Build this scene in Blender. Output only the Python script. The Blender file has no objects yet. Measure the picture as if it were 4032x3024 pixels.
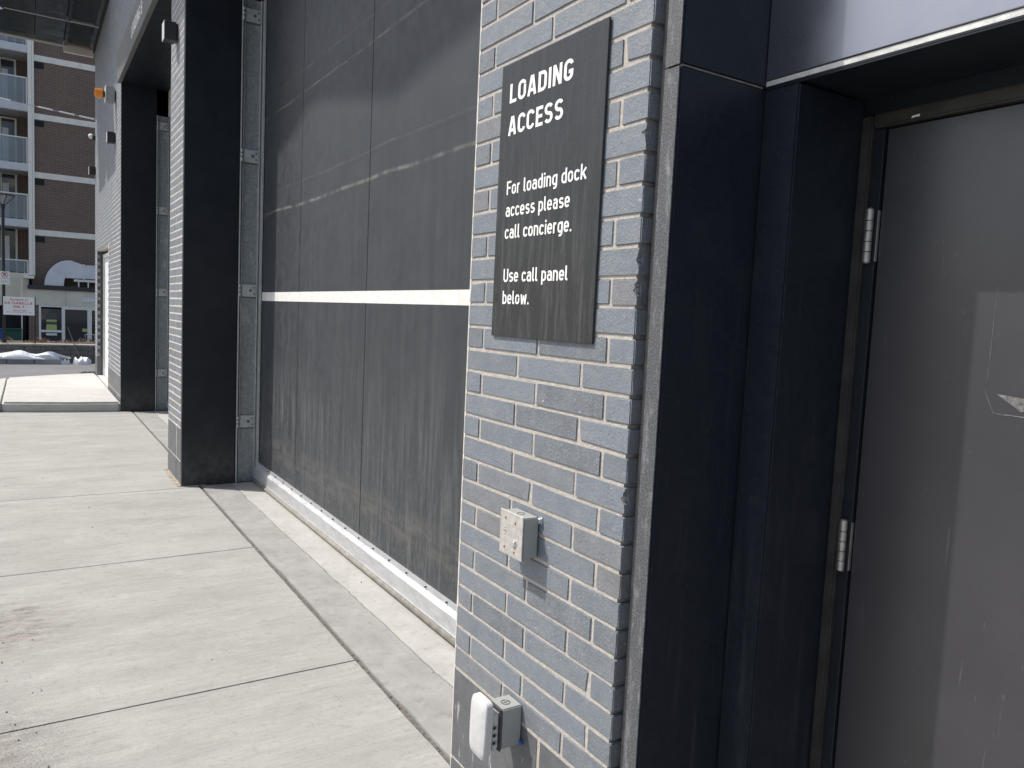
import bpy, bmesh, math, random
from mathutils import Vector, Matrix
random.seed(7)
S = bpy.context.scene
COL = S.collection
# ------------------------------------------------------------------ camera
YAW, PIT, ROL, FPX = 1.0067, -.0856, .0462, 3028.0
CAM = Vector((2.0519, -1.1309, 1.6024))
fw = Vector((-math.sin(YAW)*math.cos(PIT), math.cos(YAW)*math.cos(PIT), math.sin(PIT)))
rt = Vector((math.cos(YAW), math.sin(YAW), 0)); up = rt.cross(fw)
r2 = math.cos(ROL)*rt + math.sin(ROL)*up; u2 = r2.cross(fw)
cd = bpy.data.cameras.new('camera'); cam = bpy.data.objects.new('camera', cd); COL.objects.link(cam)
cd.sensor_fit = 'HORIZONTAL'; cd.sensor_width = 36; cd.lens = FPX/4032*36
cd.clip_start = .02; cd.clip_end = 3000
M = Matrix(((r2.x, u2.x, -fw.x, CAM.x), (r2.y, u2.y, -fw.y, CAM.y), (r2.z, u2.z, -fw.z, CAM.z), (0, 0, 0, 1)))
cam.matrix_world = M
S.camera = cam
# ------------------------------------------------------------------ sky and sun
SUN = Vector((-.76, -1.0, 1.80)).normalized()          # towards the sun
EL = math.asin(SUN.z); AZ = math.atan2(SUN.x, SUN.y)
W = bpy.data.worlds.new('World'); S.world = W; W.use_nodes = True
nt = W.node_tree; bg = nt.nodes['Background']
sky = nt.nodes.new('ShaderNodeTexSky'); sky.sky_type = 'NISHITA'; sky.sun_disc = False
sky.sun_elevation = EL; sky.sun_rotation = AZ % (2*math.pi); sky.air_density = 1.0; sky.dust_density = 3.0; sky.ozone_density = .6
nt.links.new(sky.outputs[0], bg.inputs[0]); bg.inputs[1].default_value = .14
sd = bpy.data.lights.new('sun', 'SUN'); sd.energy = 4.0; sd.angle = math.radians(.53); sd.color = (1, .955, .89)
sun = bpy.data.objects.new('sun', sd); COL.objects.link(sun); sun.location = SUN*60
sun.rotation_euler = SUN.to_track_quat('Z', 'Y').to_euler()
S.view_settings.view_transform = 'Standard'; S.view_settings.look = 'None'
S.view_settings.exposure = .30; S.view_settings.gamma = 1
S.view_settings.use_curve_mapping = False
# ------------------------------------------------------------------ materials
class NT:
    def __init__(s, name):
        s.m = bpy.data.materials.new(name); s.m.use_nodes = True; s.t = s.m.node_tree
        s.b = s.t.nodes['Principled BSDF']; s._pos = None
    def n(s, typ, **kw):
        nd = s.t.nodes.new(typ)
        for k, v in kw.items():
            if k.startswith('i_'):
                key = k[2:]; key = int(key) if key.isdigit() else key
                s.put(nd.inputs[key], v)
            else: setattr(nd, k, v)
        return nd
    def put(s, sock, v):
        if isinstance(v, bpy.types.NodeSocket): s.t.links.new(v, sock)
        else:
            try: sock.default_value = v
            except Exception: sock.default_value = (v[0], v[1], v[2], 1)
    def pos(s, scale=(1, 1, 1), obj=False):
        if s._pos is None: s._pos = s.n('ShaderNodeNewGeometry').outputs['Position']
        src = s._pos
        if obj: src = s.n('ShaderNodeTexCoord').outputs['Object']
        return s.n('ShaderNodeVectorMath', operation='MULTIPLY', i_0=src, i_1=scale).outputs[0]
    def noise(s, scale, detail=4, rough=.6, vec=None, stretch=(1, 1, 1)):
        return s.n('ShaderNodeTexNoise', i_Vector=vec or s.pos(stretch), i_Scale=scale, i_Detail=detail, i_Roughness=rough).outputs['Fac']
    def vor(s, scale, vec=None, out='Distance', feature='F1', rnd=1.0):
        return s.n('ShaderNodeTexVoronoi', i_Vector=vec or s.pos(), i_Scale=scale, feature=feature, i_Randomness=rnd).outputs[out]
    def map(s, v, a, b, c=0., d=1., smooth=False):
        return s.n('ShaderNodeMapRange', i_0=v, i_1=a, i_2=b, i_3=c, i_4=d, interpolation_type='SMOOTHSTEP' if smooth else 'LINEAR').outputs[0]
    def math(s, op, a, b=0., c=None):
        nd = s.n('ShaderNodeMath', operation=op, i_0=a, i_1=b)
        if c is not None: s.put(nd.inputs[2], c)
        return nd.outputs[0]
    def mix(s, f, a, b, blend='MIX'):
        nd = s.n('ShaderNodeMix', data_type='RGBA', blend_type=blend)
        s.put(nd.inputs[0], f); s.put(nd.inputs[6], a); s.put(nd.inputs[7], b); return nd.outputs[2]
    def xyz(s, what):
        if s._pos is None: s.pos()
        return s.n('ShaderNodeSeparateXYZ', i_0=s._pos).outputs[what]
    def bump(s, h, strength=.3, dist=.002, normal=None):
        nd = s.n('ShaderNodeBump', i_Height=h, i_Strength=strength, i_Distance=dist)
        if normal is not None: s.put(nd.inputs['Normal'], normal)
        return nd.outputs[0]
    def set(s, **kw):
        al = dict(col='Base Color', rough='Roughness', metal='Metallic', nrm='Normal', spec='Specular IOR Level', alpha='Alpha', trans='Transmission Weight', ior='IOR', emit='Emission Color', estr='Emission Strength', sheen='Sheen Weight', coat='Coat Weight')
        for k, v in kw.items(): s.put(s.b.inputs[al[k]], v)
        return s.m
def C4(r, g, b): return (r, g, b, 1)

def m_simple(name, col, rough=.5, metal=0., var=.12, nscale=30, bump=0., bscale=200, spec=.5):
    q = NT(name); f = q.map(q.noise(nscale, 5), .3, .7, 1-var, 1+var)
    c = q.mix(1.0, C4(*col), q.n('ShaderNodeCombineColor', i_0=f, i_1=f, i_2=f).outputs[0], 'MULTIPLY')
    kw = dict(col=c, rough=q.map(q.noise(nscale*.6, 3), .3, .7, max(rough-.07, .02), min(rough+.07, 1)), metal=metal, spec=spec)
    if bump: kw['nrm'] = q.bump(q.noise(bscale, 4), bump, .002)
    return q.set(**kw)

def m_brick(name='ironspot_brick', base=(.148, .171, .196), tint2=(.168, .160, .162), dark=(.120, .136, .156)):
    q = NT(name)
    rnd = q.n('ShaderNodeObjectInfo').outputs['Random']
    rp = q.n('ShaderNodeValToRGB', i_0=rnd); cr = rp.color_ramp; cr.interpolation = 'LINEAR'
    cr.elements[0].position = 0; cr.elements[0].color = C4(*dark)
    cr.elements[1].position = 1; cr.elements[1].color = C4(*tint2)
    for p, c in ((.18, base), (.45, (base[0]*1.12, base[1]*1.12, base[2]*1.12)), (.8, base), (.93, (.165, .175, .192))):
        e = cr.elements.new(p); e.color = C4(*c)
    c = rp.outputs[0]
    c = q.mix(q.map(q.noise(14, 6, .7), .38, .72, 0, .55), c, C4(.25, .265, .285))       # dusty cast
    c = q.mix(q.map(q.noise(230, 3, .6), .56, .68, 0, .6), c, C4(.36, .375, .395))       # light grit
    c = q.mix(q.map(q.noise(200, 2, .5, vec=q.pos((1.1, .9, 1.2))), .66, .70, 0, .8), c, C4(.035, .036, .04))  # iron spots
    scr = q.map(q.noise(55, 3, .6, stretch=(.55, 1, 1.6)), .69, .72, 0, .7)
    c = q.mix(scr, c, C4(.50, .50, .50))                                                   # scuffs
    h = q.math('ADD', q.math('MULTIPLY', q.noise(150, 4, .7), .8), q.noise(38, 4))
    return q.set(col=c, rough=q.map(q.noise(60, 4), .3, .7, .42, .68), nrm=q.bump(h, .8, .0026), spec=.55)

def m_mortar(name='mortar', k=1.0):
    q = NT(name)
    c = q.mix(q.map(q.noise(40, 6), .3, .7), C4(.45*k, .41*k, .365*k), C4(.57*k, .53*k, .475*k))
    c = q.mix(q.map(q.noise(350, 2), .62, .70, 0, .6), c, C4(.28, .24, .20))
    h = q.math('ADD', q.noise(420, 3, .7), q.math('MULTIPLY', q.noise(90, 4), 1.4))
    return q.set(col=c, rough=.93, nrm=q.bump(h, .9, .003), spec=.25)

def m_block():
    q = NT('base_block_stone')
    c = q.mix(q.map(q.noise(18, 5), .3, .7), C4(.085, .090, .098), C4(.125, .13, .138))
    c = q.mix(q.map(q.noise(480, 2), .58, .68, 0, .7), c, C4(.25, .25, .25))
    c = q.mix(q.map(q.noise(430, 2, vec=q.pos((1.2, 1, .9))), .60, .68, 0, .7), c, C4(.03, .03, .033))
    drip = q.math('MULTIPLY', q.map(q.noise(60, 3, .6, stretch=(1, 1, .12)), .60, .66), q.map(q.noise(9, 2), .5, .6))
    c = q.mix(drip, c, C4(.5, .5, .49))
    return q.set(col=c, rough=.6, nrm=q.bump(q.noise(300, 3), .3, .001))

def m_granite():
    q = NT('black_granite')
    fl = q.map(q.noise(330, 3, .6), .56, .68, 0, .35)
    c = q.mix(fl, C4(.0105, .0145, .0225), C4(.075, .082, .092))
    c = q.mix(q.map(q.vor(42), .0, .095, .55, 0), c, C4(.15, .152, .155))
    drip = q.math('MULTIPLY', q.map(q.noise(30, 5, .7, stretch=(1, 1, .08)), .55, .72, 0, .35), q.map(q.xyz(2), 2.0, .2, .15, 1))
    c = q.mix(drip, c, C4(.085, .09, .095))
    c = q.mix(q.map(q.noise(6, 5, .7), .5, .8, 0, .12), c, C4(.10, .105, .11))
    r = q.map(q.noise(40, 5), .3, .7, .3, .48)
    return q.set(col=c, rough=r, nrm=q.bump(q.noise(500, 2), .06, .001), spec=.45)
def m_granite_flamed():
    q = NT('flamed_granite')
    fl = q.map(q.noise(300, 3, .6), .45, .62)
    c = q.mix(fl, C4(.05, .053, .060), C4(.145, .15, .16))
    sc = q.map(q.noise(22, 5, .7, stretch=(2.2, 1, .6)), .52, .72, 0, .65)
    c = q.mix(sc, c, C4(.30, .305, .31))
    return q.set(col=c, rough=.55, nrm=q.bump(q.noise(420, 3), .5, .0012))

def m_black_metal(name='black_painted_metal', base=(.0095, .0125, .0185), rough=.38, dust=.4):
    q = NT(name)
    c = q.mix(q.map(q.noise(5, 5, .7), .4, .8, 0, dust*.25), C4(*base), C4(.10, .105, .11))
    c = q.mix(q.map(q.vor(34), .0, .035, dust, 0), c, C4(.30, .31, .32))
    c = q.mix(q.map(q.noise(120, 3, .6, stretch=(1, 1, .5)), .70, .74, 0, dust), c, C4(.16, .165, .17))
    low = q.math('MULTIPLY', q.map(q.xyz(2), .55, .0, 0, .45, True), q.map(q.noise(14, 5, .7), .35, .65, .2, 1))
    c = q.mix(low, c, C4(.12, .118, .11))
    return q.set(col=c, rough=q.map(q.noise(9, 4), .3, .7, rough-.06, rough+.1), nrm=q.bump(q.noise(260, 2), .06, .001), spec=.35)

def m_lintel_metal():
    q = NT('lintel_metal')
    c = q.mix(q.map(q.noise(7, 5, .7), .35, .8, 0, .35), C4(.30, .31, .345), C4(.38, .39, .42))
    c = q.mix(q.map(q.vor(40), .0, .03, .5, 0), c, C4(.4, .4, .4))
    return q.set(col=c, rough=q.map(q.noise(8, 4), .3, .7, .25, .33), spec=.6, metal=.92, nrm=q.bump(q.noise(240, 2), .02, .0006))

def m_door_paint():
    q = NT('door_paint')
    c = q.mix(q.map(q.noise(4, 5, .7), .35, .8, 0, .5), C4(.030, .029, .035), C4(.055, .053, .060))
    c = q.mix(q.map(q.vor(38), .0, .035, .7, 0), c, C4(.45, .45, .44))
    c = q.mix(q.map(q.noise(90, 3, .6, stretch=(1.5, 1, .4)), .70, .74, 0, .35), c, C4(.2, .2, .2))
    c = q.mix(q.map(q.noise(40, 3, .6, stretch=(2.5, 1, .12)), .68, .72, 0, .22), c, C4(.22, .22, .22))
    c = q.mix(q.map(q.noise(26, 6, .8), .58, .72, 0, .25), c, C4(.03, .029, .03))
    r = q.map(q.noise(5, 4), .3, .7, .27, .36)
    q.b.inputs['Coat Roughness'].default_value = .28
    return q.set(col=c, rough=r, nrm=q.bump(q.noise(330, 3), .12, .001), spec=.75, coat=.3)

def m_rubber():
    q = NT('rubber_curtain')
    z = q.xyz(2)
    c = q.mix(q.map(q.noise(3, 5, .7), .35, .75), C4(.027, .032, .038), C4(.040, .045, .052))
    stre = q.noise(26, 5, .65, stretch=(1, 1, .07))
    band = q.math('MULTIPLY', q.map(z, 1.5, .8, 0, 1, True), q.map(q.noise(2.2, 3), .25, .7, .4, 1.1))
    c = q.mix(q.math('MULTIPLY', q.map(stre, .46, .76, 0, .62), band), c, C4(.165, .168, .166))
    c = q.mix(q.math('MULTIPLY', q.map(q.noise(70, 4, .7, stretch=(1, 1, .25)), .5, .72, 0, .6), q.map(z, 1.1, .3)), c, C4(.16, .16, .155))
    mud = q.math('MULTIPLY', q.math('MULTIPLY', q.map(z, .28, .36, 0, 1, True), q.map(z, .56, .42, 0, 1, True)), q.map(q.noise(8, 5, .7, stretch=(.5, 1, 2.4)), .42, .62, 0, .6))
    c = q.mix(mud, c, C4(.115, .108, .099))
    up = q.math('MULTIPLY', q.map(q.noise(14, 4, .6, stretch=(1, 1, .03)), .45, .7, 0, .16), q.map(z, 3.2, 1.6))
    c = q.mix(up, c, C4(.12, .12, .118))
    wob = q.math('MULTIPLY', q.math('SUBTRACT', q.noise(1.1, 2), .5), .05)
    zz = q.math('ADD', z, wob)
    for zc, wd, st, co, fr in ((2.55, .012, .55, (.018, .019, .021), 2.2), (2.405, .018, .75, (.21, .19, .165), 7), (3.225, .014, .7, (.20, .18, .155), 7), (3.39, .010, .45, (.15, .145, .135), 3), (2.575, .008, .4, (.14, .135, .13), 3)):
        pk = q.map(q.math('ABSOLUTE', q.math('SUBTRACT', zz, zc)), 0, wd, 1, 0, True)
        brk = q.map(q.noise(fr, 3, .6, stretch=(1, 1, .2)), .40, .60, .1, 1)
        c = q.mix(q.math('MULTIPLY', q.math('MULTIPLY', pk, brk), st), c, C4(*co))
    c = q.mix(q.map(q.vor(13, vec=q.pos((1, 1, .5))), .0, .035, .8, 0), c, C4(.34, .34, .33))
    return q.set(col=c, rough=q.map(q.noise(12, 4), .3, .7, .45, .62), nrm=q.bump(q.noise(120, 4, stretch=(1, 1, .3)), .15, .001), spec=.5)

def m_galv():
    q = NT('galvanised_steel')
    c = q.mix(q.map(q.noise(35, 4, .6), .35, .65), C4(.25, .275, .285), C4(.36, .385, .39))
    c = q.mix(q.map(q.noise(9, 6, .75, stretch=(1, 1, .5)), .56, .68, 0, .55), c, C4(.62, .64, .64))
    c = q.mix(q.map(q.noise(16, 4, .6, stretch=(1, 1, .2)), .60, .72, 0, .5), c, C4(.20, .215, .225))
    return q.set(col=c, rough=q.map(q.vor(90), .1, .7, .35, .55), metal=.55, spec=.5)
def m_alu():
    q = NT('aluminium')
    c = q.mix(q.map(q.noise(20, 6, .7, stretch=(.4, 1, 1.5)), .35, .7), C4(.45, .46, .47), C4(.60, .61, .62))
    c = q.mix(q.map(q.noise(70, 4, .7), .60, .72, 0, .5), c, C4(.42, .42, .41))
    return q.set(col=c, rough=q.map(q.noise(30, 4), .3, .7, .38, .55), metal=.45)

def m_concrete(name='concrete', a=(.290, .292, .279), b=(.390, .390, .374), stain=True):
    q = NT(name)
    def sc(c, k): return C4(c[0]*k, c[1]*k, c[2]*k)
    c = q.mix(q.map(q.noise(2.2, 7, .70, stretch=(1.6, .6, 1)), .32, .68), C4(*a), C4(*b))
    c = q.mix(q.map(q.noise(85, 3, .6, stretch=(1.0, .07, 1)), .42, .72, 0, .38), c, sc(a, .74))           # broom strokes
    c = q.mix(q.map(q.noise(3.2, 6, .75, stretch=(3.0, .42, 1)), .56, .68, 0, .42), c, sc(a, .72))             # trowel bands
    c = q.mix(q.map(q.noise(3.1, 6, .78), .56, .72, 0, .5), c, sc(b, 1.13))                                   # laitance
    c = q.mix(q.map(q.noise(13, 7, .85), .55, .66, 0, .6), c, sc(a, .70))
    c = q.mix(q.map(q.noise(38, 5, .8), .55, .68, 0, .5), c, sc(a, .70))                                      # blotches
    c = q.mix(q.map(q.noise(150, 3, .7), .60, .70, 0, .55), c, sc(a, .6))                                     # pores
    c = q.mix(q.map(q.noise(420, 2), .60, .70, 0, .5), c, sc(b, 1.2))
    c = q.mix(q.map(q.vor(7), .0, .032, .7, 0), c, C4(.11, .10, .09))
    if stain:
        def blob(cx, cy, kx, ky, r1):
            g = q.n('ShaderNodeVectorMath', operation='SUBTRACT', i_0=q._pos, i_1=(cx, cy, 0)).outputs[0]
            g = q.n('ShaderNodeVectorMath', operation='MULTIPLY', i_0=g, i_1=(kx, ky, 0)).outputs[0]
            return q.map(q.n('ShaderNodeVectorMath', operation='LENGTH', i_0=g).outputs['Value'], r1, .05, 0, 1, True)
        m1 = blob(-2.25, -1.22, 1.4, 1.9, .8); m2 = blob(-1.0, -1.35, 1.2, 1.6, .85)
        n1 = q.noise(9, 7, .8, stretch=(1.6, .7, 1)); n2 = q.noise(13, 7, .8, stretch=(1.5, .5, 1))
        c = q.mix(q.math('MULTIPLY', m1, q.map(n1, .42, .62, 0, .8)), c, C4(.225, .19, .17))
        c = q.mix(q.math('MULTIPLY', m1, q.map(n2, .50, .62, 0, .85)), c, C4(.10, .095, .09))
        c = q.mix(q.math('MULTIPLY', m2, q.map(n2, .40, .60, 0, .75)), c, C4(.17, .15, .135))
        c = q.mix(q.math('MULTIPLY', m2, q.map(q.noise(110, 3, .7), .50, .62, 0, .7)), c, C4(.075, .07, .065))
    h = q.math('ADD', q.math('ADD', q.noise(90, 3, .6, stretch=(1, .08, 1)), q.noise(330, 3)), q.math('MULTIPLY', q.noise(40, 4, .7), 1.2))
    return q.set(col=c, rough=.88, nrm=q.bump(h, .5, .003), spec=.3)

def m_strip_concrete(name='old_concrete', a=(.25, .25, .247), b=(.345, .342, .335)):
    q = NT(name)
    c = q.mix(q.map(q.noise(4, 6, .7), .32, .68), C4(*a), C4(*b))
    c = q.mix(q.map(q.noise(15, 7, .82), .52, .66, 0, .6), c, C4(a[0]*.72, a[1]*.71, a[2]*.70))
    c = q.mix(q.map(q.noise(7, 6, .8, vec=q.pos((1.7, 1, 1))), .56, .68, 0, .5), c, C4(b[0]*1.12, b[1]*1.12, b[2]*1.1))
    c = q.mix(q.map(q.noise(420, 2), .62, .72, 0, .5), c, C4(.22, .21, .2))
    c = q.mix(q.map(q.noise(5, 4, .7, vec=q.pos((1, 3, 1))), .68, .72, 0, .5), c, C4(.45, .30, .23))
    c = q.mix(q.map(q.noise(130, 3, .7), .60, .70, 0, .5), c, C4(.16, .155, .15))
    return q.set(col=c, rough=.9, nrm=q.bump(q.noise(160, 4), .6, .003), spec=.3)
def m_asphalt():
    q = NT('asphalt')
    c = q.mix(q.map(q.noise(.6, 5, .7), .3, .7), C4(.115, .115, .122), C4(.165, .165, .172))
    c = q.mix(q.map(q.noise(60, 3), .55, .7, 0, .5), c, C4(.24, .24, .24))
    return q.set(col=c, rough=.85, nrm=q.bump(q.noise(70, 3), .4, .01))

def m_brown_brick():
    q = NT('brown_brick')
    v = q.n('ShaderNodeCombineXYZ', i_0=q.xyz(1), i_1=q.xyz(2), i_2=q.xyz(0)).outputs[0]
    bt = q.n('ShaderNodeTexBrick', i_Vector=v, i_Scale=1.0, i_Color1=C4(.135, .085, .062), i_Color2=C4(.19, .122, .090), i_Mortar=C4(.32, .26, .21))
    bt.inputs['Mortar Size'].default_value = .009; bt.inputs['Brick Width'].default_value = .205; bt.inputs['Row Height'].default_value = .068
    bt.inputs['Bias'].default_value = -.1; bt.inputs['Mortar Smooth'].default_value = .2
    c = q.mix(q.map(q.noise(.8, 4), .3, .7, 0, .35), bt.outputs['Color'], C4(.16, .113, .086))
    return q.set(col=c, rough=.85, nrm=q.bump(q.math('SUBTRACT', 1.0, bt.outputs['Fac']), .4, .01))
def m_grey_brick_flat():
    q = NT('grey_brick_field')
    v = q.n('ShaderNodeCombineXYZ', i_0=q.xyz(0), i_1=q.xyz(2), i_2=q.xyz(1)).outputs[0]
    bt = q.n('ShaderNodeTexBrick', i_Vector=v, i_Scale=1.0, i_Color1=C4(.14, .155, .18), i_Color2=C4(.17, .18, .2), i_Mortar=C4(.55, .49, .43))
    bt.inputs['Mortar Size'].default_value = .005; bt.inputs['Brick Width'].default_value = .287; bt.inputs['Row Height'].default_value = .0667
    return q.set(col=bt.outputs['Color'], rough=.6)

def m_sign_black():
    q = NT('sign_black')
    c = q.mix(q.map(q.noise(280, 3, .6), .58, .68, 0, .5), C4(.020, .021, .022), C4(.09, .092, .095))
    st = q.math('MULTIPLY', q.map(q.noise(85, 4, .7, stretch=(1, 1, .06)), .48, .66, 0, .6), q.map(q.xyz(2), 2.2, 1.7, .2, 1))
    c = q.mix(st, c, C4(.085, .087, .087))
    c = q.mix(q.map(q.noise(13, 3, .5, stretch=(1, 1, 1)), .70, .73, 0, .75), c, C4(.010, .010, .011))
    return q.set(col=c, rough=q.map(q.noise(70, 4, .7, stretch=(1, 1, .1)), .3, .7, .30, .50), nrm=q.bump(q.noise(260, 3), .25, .001), spec=.5)

def m_stainless():
    q = NT('weathered_stainless')
    c = q.mix(q.map(q.noise(60, 6, .75), .3, .7), C4(.42, .40, .37), C4(.62, .60, .565))
    c = q.mix(q.map(q.noise(260, 3), .58, .68, 0, .5), c, C4(.74, .72, .70))
    c = q.mix(q.map(q.noise(32, 4), .62, .74, 0, .4), c, C4(.46, .38, .32))
    return q.set(col=c, rough=.5, metal=.4)

def m_glass_dark():
    q = NT('window_glass')
    return q.set(col=C4(.045, .05, .055), rough=.06, spec=.8, metal=.0)
def m_rail_glass():
    q = NT('railing_glass')
    t = q.t; tr = q.n('ShaderNodeBsdfTransparent', i_0=C4(.88, .92, .93)); 
    q.set(col=C4(.38, .41, .42), rough=.08, spec=.8)
    mx = q.n('ShaderNodeMixShader', i_0=.42); t.links.new(tr.outputs[0], mx.inputs[1]); t.links.new(q.b.outputs[0], mx.inputs[2])
    t.links.new(mx.outputs[0], t.nodes['Material Output'].inputs[0]); return q.m
def m_plastic_sheet():
    q = NT('white_plastic_sheet')
    c = q.mix(q.noise(8, 4), C4(.72, .74, .77), C4(.86, .87, .89))
    return q.set(col=c, rough=.32, nrm=q.bump(q.noise(9, 5, .7), .7, .05))
def m_amber():
    q = NT('amber_lens')
    v = q.n('ShaderNodeTexWave', i_Vector=q.pos((1, 1, 1)), i_Scale=26, bands_direction='Z').outputs['Fac']
    return q.set(col=q.mix(v, C4(.85, .25, .012), C4(.98, .42, .05)), rough=.2, trans=.35)
def m_soffit():
    q = NT('soffit_metal')
    c = q.mix(q.map(q.noise(.9, 3), .35, .7), C4(.15, .155, .15), C4(.21, .215, .205))
    return q.set(col=c, rough=.14, metal=.85, spec=.8, nrm=q.bump(q.noise(1.2, 2), .25, .08))
def m_beige(name='beige_panel'):
    return m_simple(name, (.78, .73, .58), .8, 0, .1, 2)
def m_leaf(name, a, b):
    q = NT(name); r = q.n('ShaderNodeObjectInfo').outputs['Random']
    return q.set(col=q.mix(q.noise(9, 3), C4(*a), C4(*b)), rough=.8)

MT = dict(
 brick=m_brick(), mortar=m_mortar(), mortar_lit=m_mortar('lit_mortar', 1.22), block=m_block(), granite=m_granite(), flamed=m_granite_flamed(), black=m_black_metal(), lintel=m_lintel_metal(),  # far mortar copy lightened: bright hazy light there put into its colour
 door=m_door_paint(), rubber=m_rubber(), galv=m_galv(), alu=m_alu(), conc=m_concrete(), conc2=m_concrete('sidewalk_concrete', (.42, .418, .40), (.52, .515, .495), False),
 strip=m_strip_concrete(), apron2=m_strip_concrete('sill_concrete', (.35, .349, .332), (.43, .428, .41)), asphalt=m_asphalt(), bbrick=m_brown_brick(), gfield=m_grey_brick_flat(), sign=m_sign_black(), stainless=m_stainless(),
 glass=m_glass_dark(), rail=m_rail_glass(), plastic=m_plastic_sheet(), amber=m_amber(), soffit=m_soffit(), beige=m_beige(),
 white=m_simple('white_paint', (.82, .82, .80), .55, 0, .06, 40), stripe=m_simple('stripe_white', (.74, .73, .69), .6, 0, .13, 26),
 sealant=m_simple('joint_filler', (.125, .117, .107), .95, 0, .5, 60, .8, 120), caulk=m_simple('grey_caulk', (.18, .165, .15), .7, 0, .3, 30, .3, 100),
 caulkl=m_simple('pale_caulk', (.62, .58, .52), .8, 0, .15, 60), tube=m_simple('seal_rubber', (.24, .225, .195), .75, 0, .3, 20, .3, 150),
 boxgrey=m_simple('grey_pvc', (.30, .315, .305), .55, 0, .06, 60), covgrey=m_simple('light_grey_pvc', (.52, .52, .52), .5, 0, .07, 50), gasket=m_simple('gasket', (.05, .05, .055), .8),
 rust=m_simple('rusty_screw', (.30, .10, .06), .7, .2, .4, 200), chrome=m_simple('zinc_bolt', (.62, .64, .68), .28, .9, .1, 60), hole=m_simple('dark_hole', (.012, .012, .012), .9),
 hinge=m_simple('hinge_steel', (.46, .44, .41), .38, .75, .2, 50), frame=m_simple('frame_paint', (.034, .032, .030), .5, 0, .35, 20, .2, 200), scar=m_simple('bare_scrape', (.17, .17, .168), .7, 0, .6, 120, .6, 300),
 strip_l=m_simple('pale_strip', (.60, .60, .575), .6, 0, .25, 30, .5, 300), lens=m_simple('lamp_lens', (.75, .75, .74), .4),
 lampblack=m_simple('lamp_black', (.018, .019, .021), .45), wht_alu=m_simple('white_aluminium', (.90, .87, .77), .5, 0, .06, 8), band=m_simple('concrete_band', (.88, .85, .73), .85, 0, .1, 3),
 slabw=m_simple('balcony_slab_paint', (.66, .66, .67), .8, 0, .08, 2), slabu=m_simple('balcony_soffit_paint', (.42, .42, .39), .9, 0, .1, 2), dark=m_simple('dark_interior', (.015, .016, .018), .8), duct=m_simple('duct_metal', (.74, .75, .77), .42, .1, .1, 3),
 fascia=m_simple('dark_fascia', (.045, .047, .052), .6), curtain=m_simple('white_curtain', (.80, .80, .79), .9, 0, .1, 6), wblock=m_simple('retaining_block', (.125, .125, .118), .95, 0, .35, 4, .6, 30), cap=m_simple('cap_stone', (.34, .32, .285), .95, 0, .2, 3), soil=m_simple('planter_soil', (.07, .05, .038), .95, 0, .3, 8, .8, 30),
 shrub=m_leaf('dry_shrub', (.085, .055, .042), (.16, .115, .085)), grass=m_leaf('grass_blades', (.06, .11, .025), (.11, .17, .05)), redp=m_simple('red_print', (.55, .12, .12), .6), greyp=m_simple('grey_print', (.40, .40, .42), .6), blackp=m_simple('black_print', (.03, .03, .03), .6),
 bing=m_simple('green_plastic', (.015, .085, .055), .5), binb=m_simple('blue_plastic', (.03, .09, .32), .5), lime=m_simple('lime_notice', (.50, .58, .18), .6), lobby=m_simple('lobby_dim', (.10, .11, .11), .8), stone=m_simple('debris_stone', (.26, .24, .22), .95, 0, .5, 60), lumber=m_simple('wrapped_lumber', (.40, .40, .41), .6, 0, .12, 3), twig=m_simple('twig', (.02, .018, .016), .9), fasciag=m_simple('grey_fascia_paint', (.15, .152, .15), .42, 0, .08, 2), sand=m_simple('sandy_dirt', (.26, .23, .18), .95, 0, .4, 60, .8, 200), galvl=m_simple('lightened_galvanised', (.50, .525, .525), .45, .4, .15, 20), galvd=m_simple('darkened_galvanised', (.13, .14, .145), .6, .3, .2, 20), flange=m_simple('flange_steel', (.42, .415, .40), .5, .3, .12, 8), redl=m_simple('red_lens', (.5, .03, .02), .4))  # lighter and darker galvanised tones paint depth shading into the door track

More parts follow.
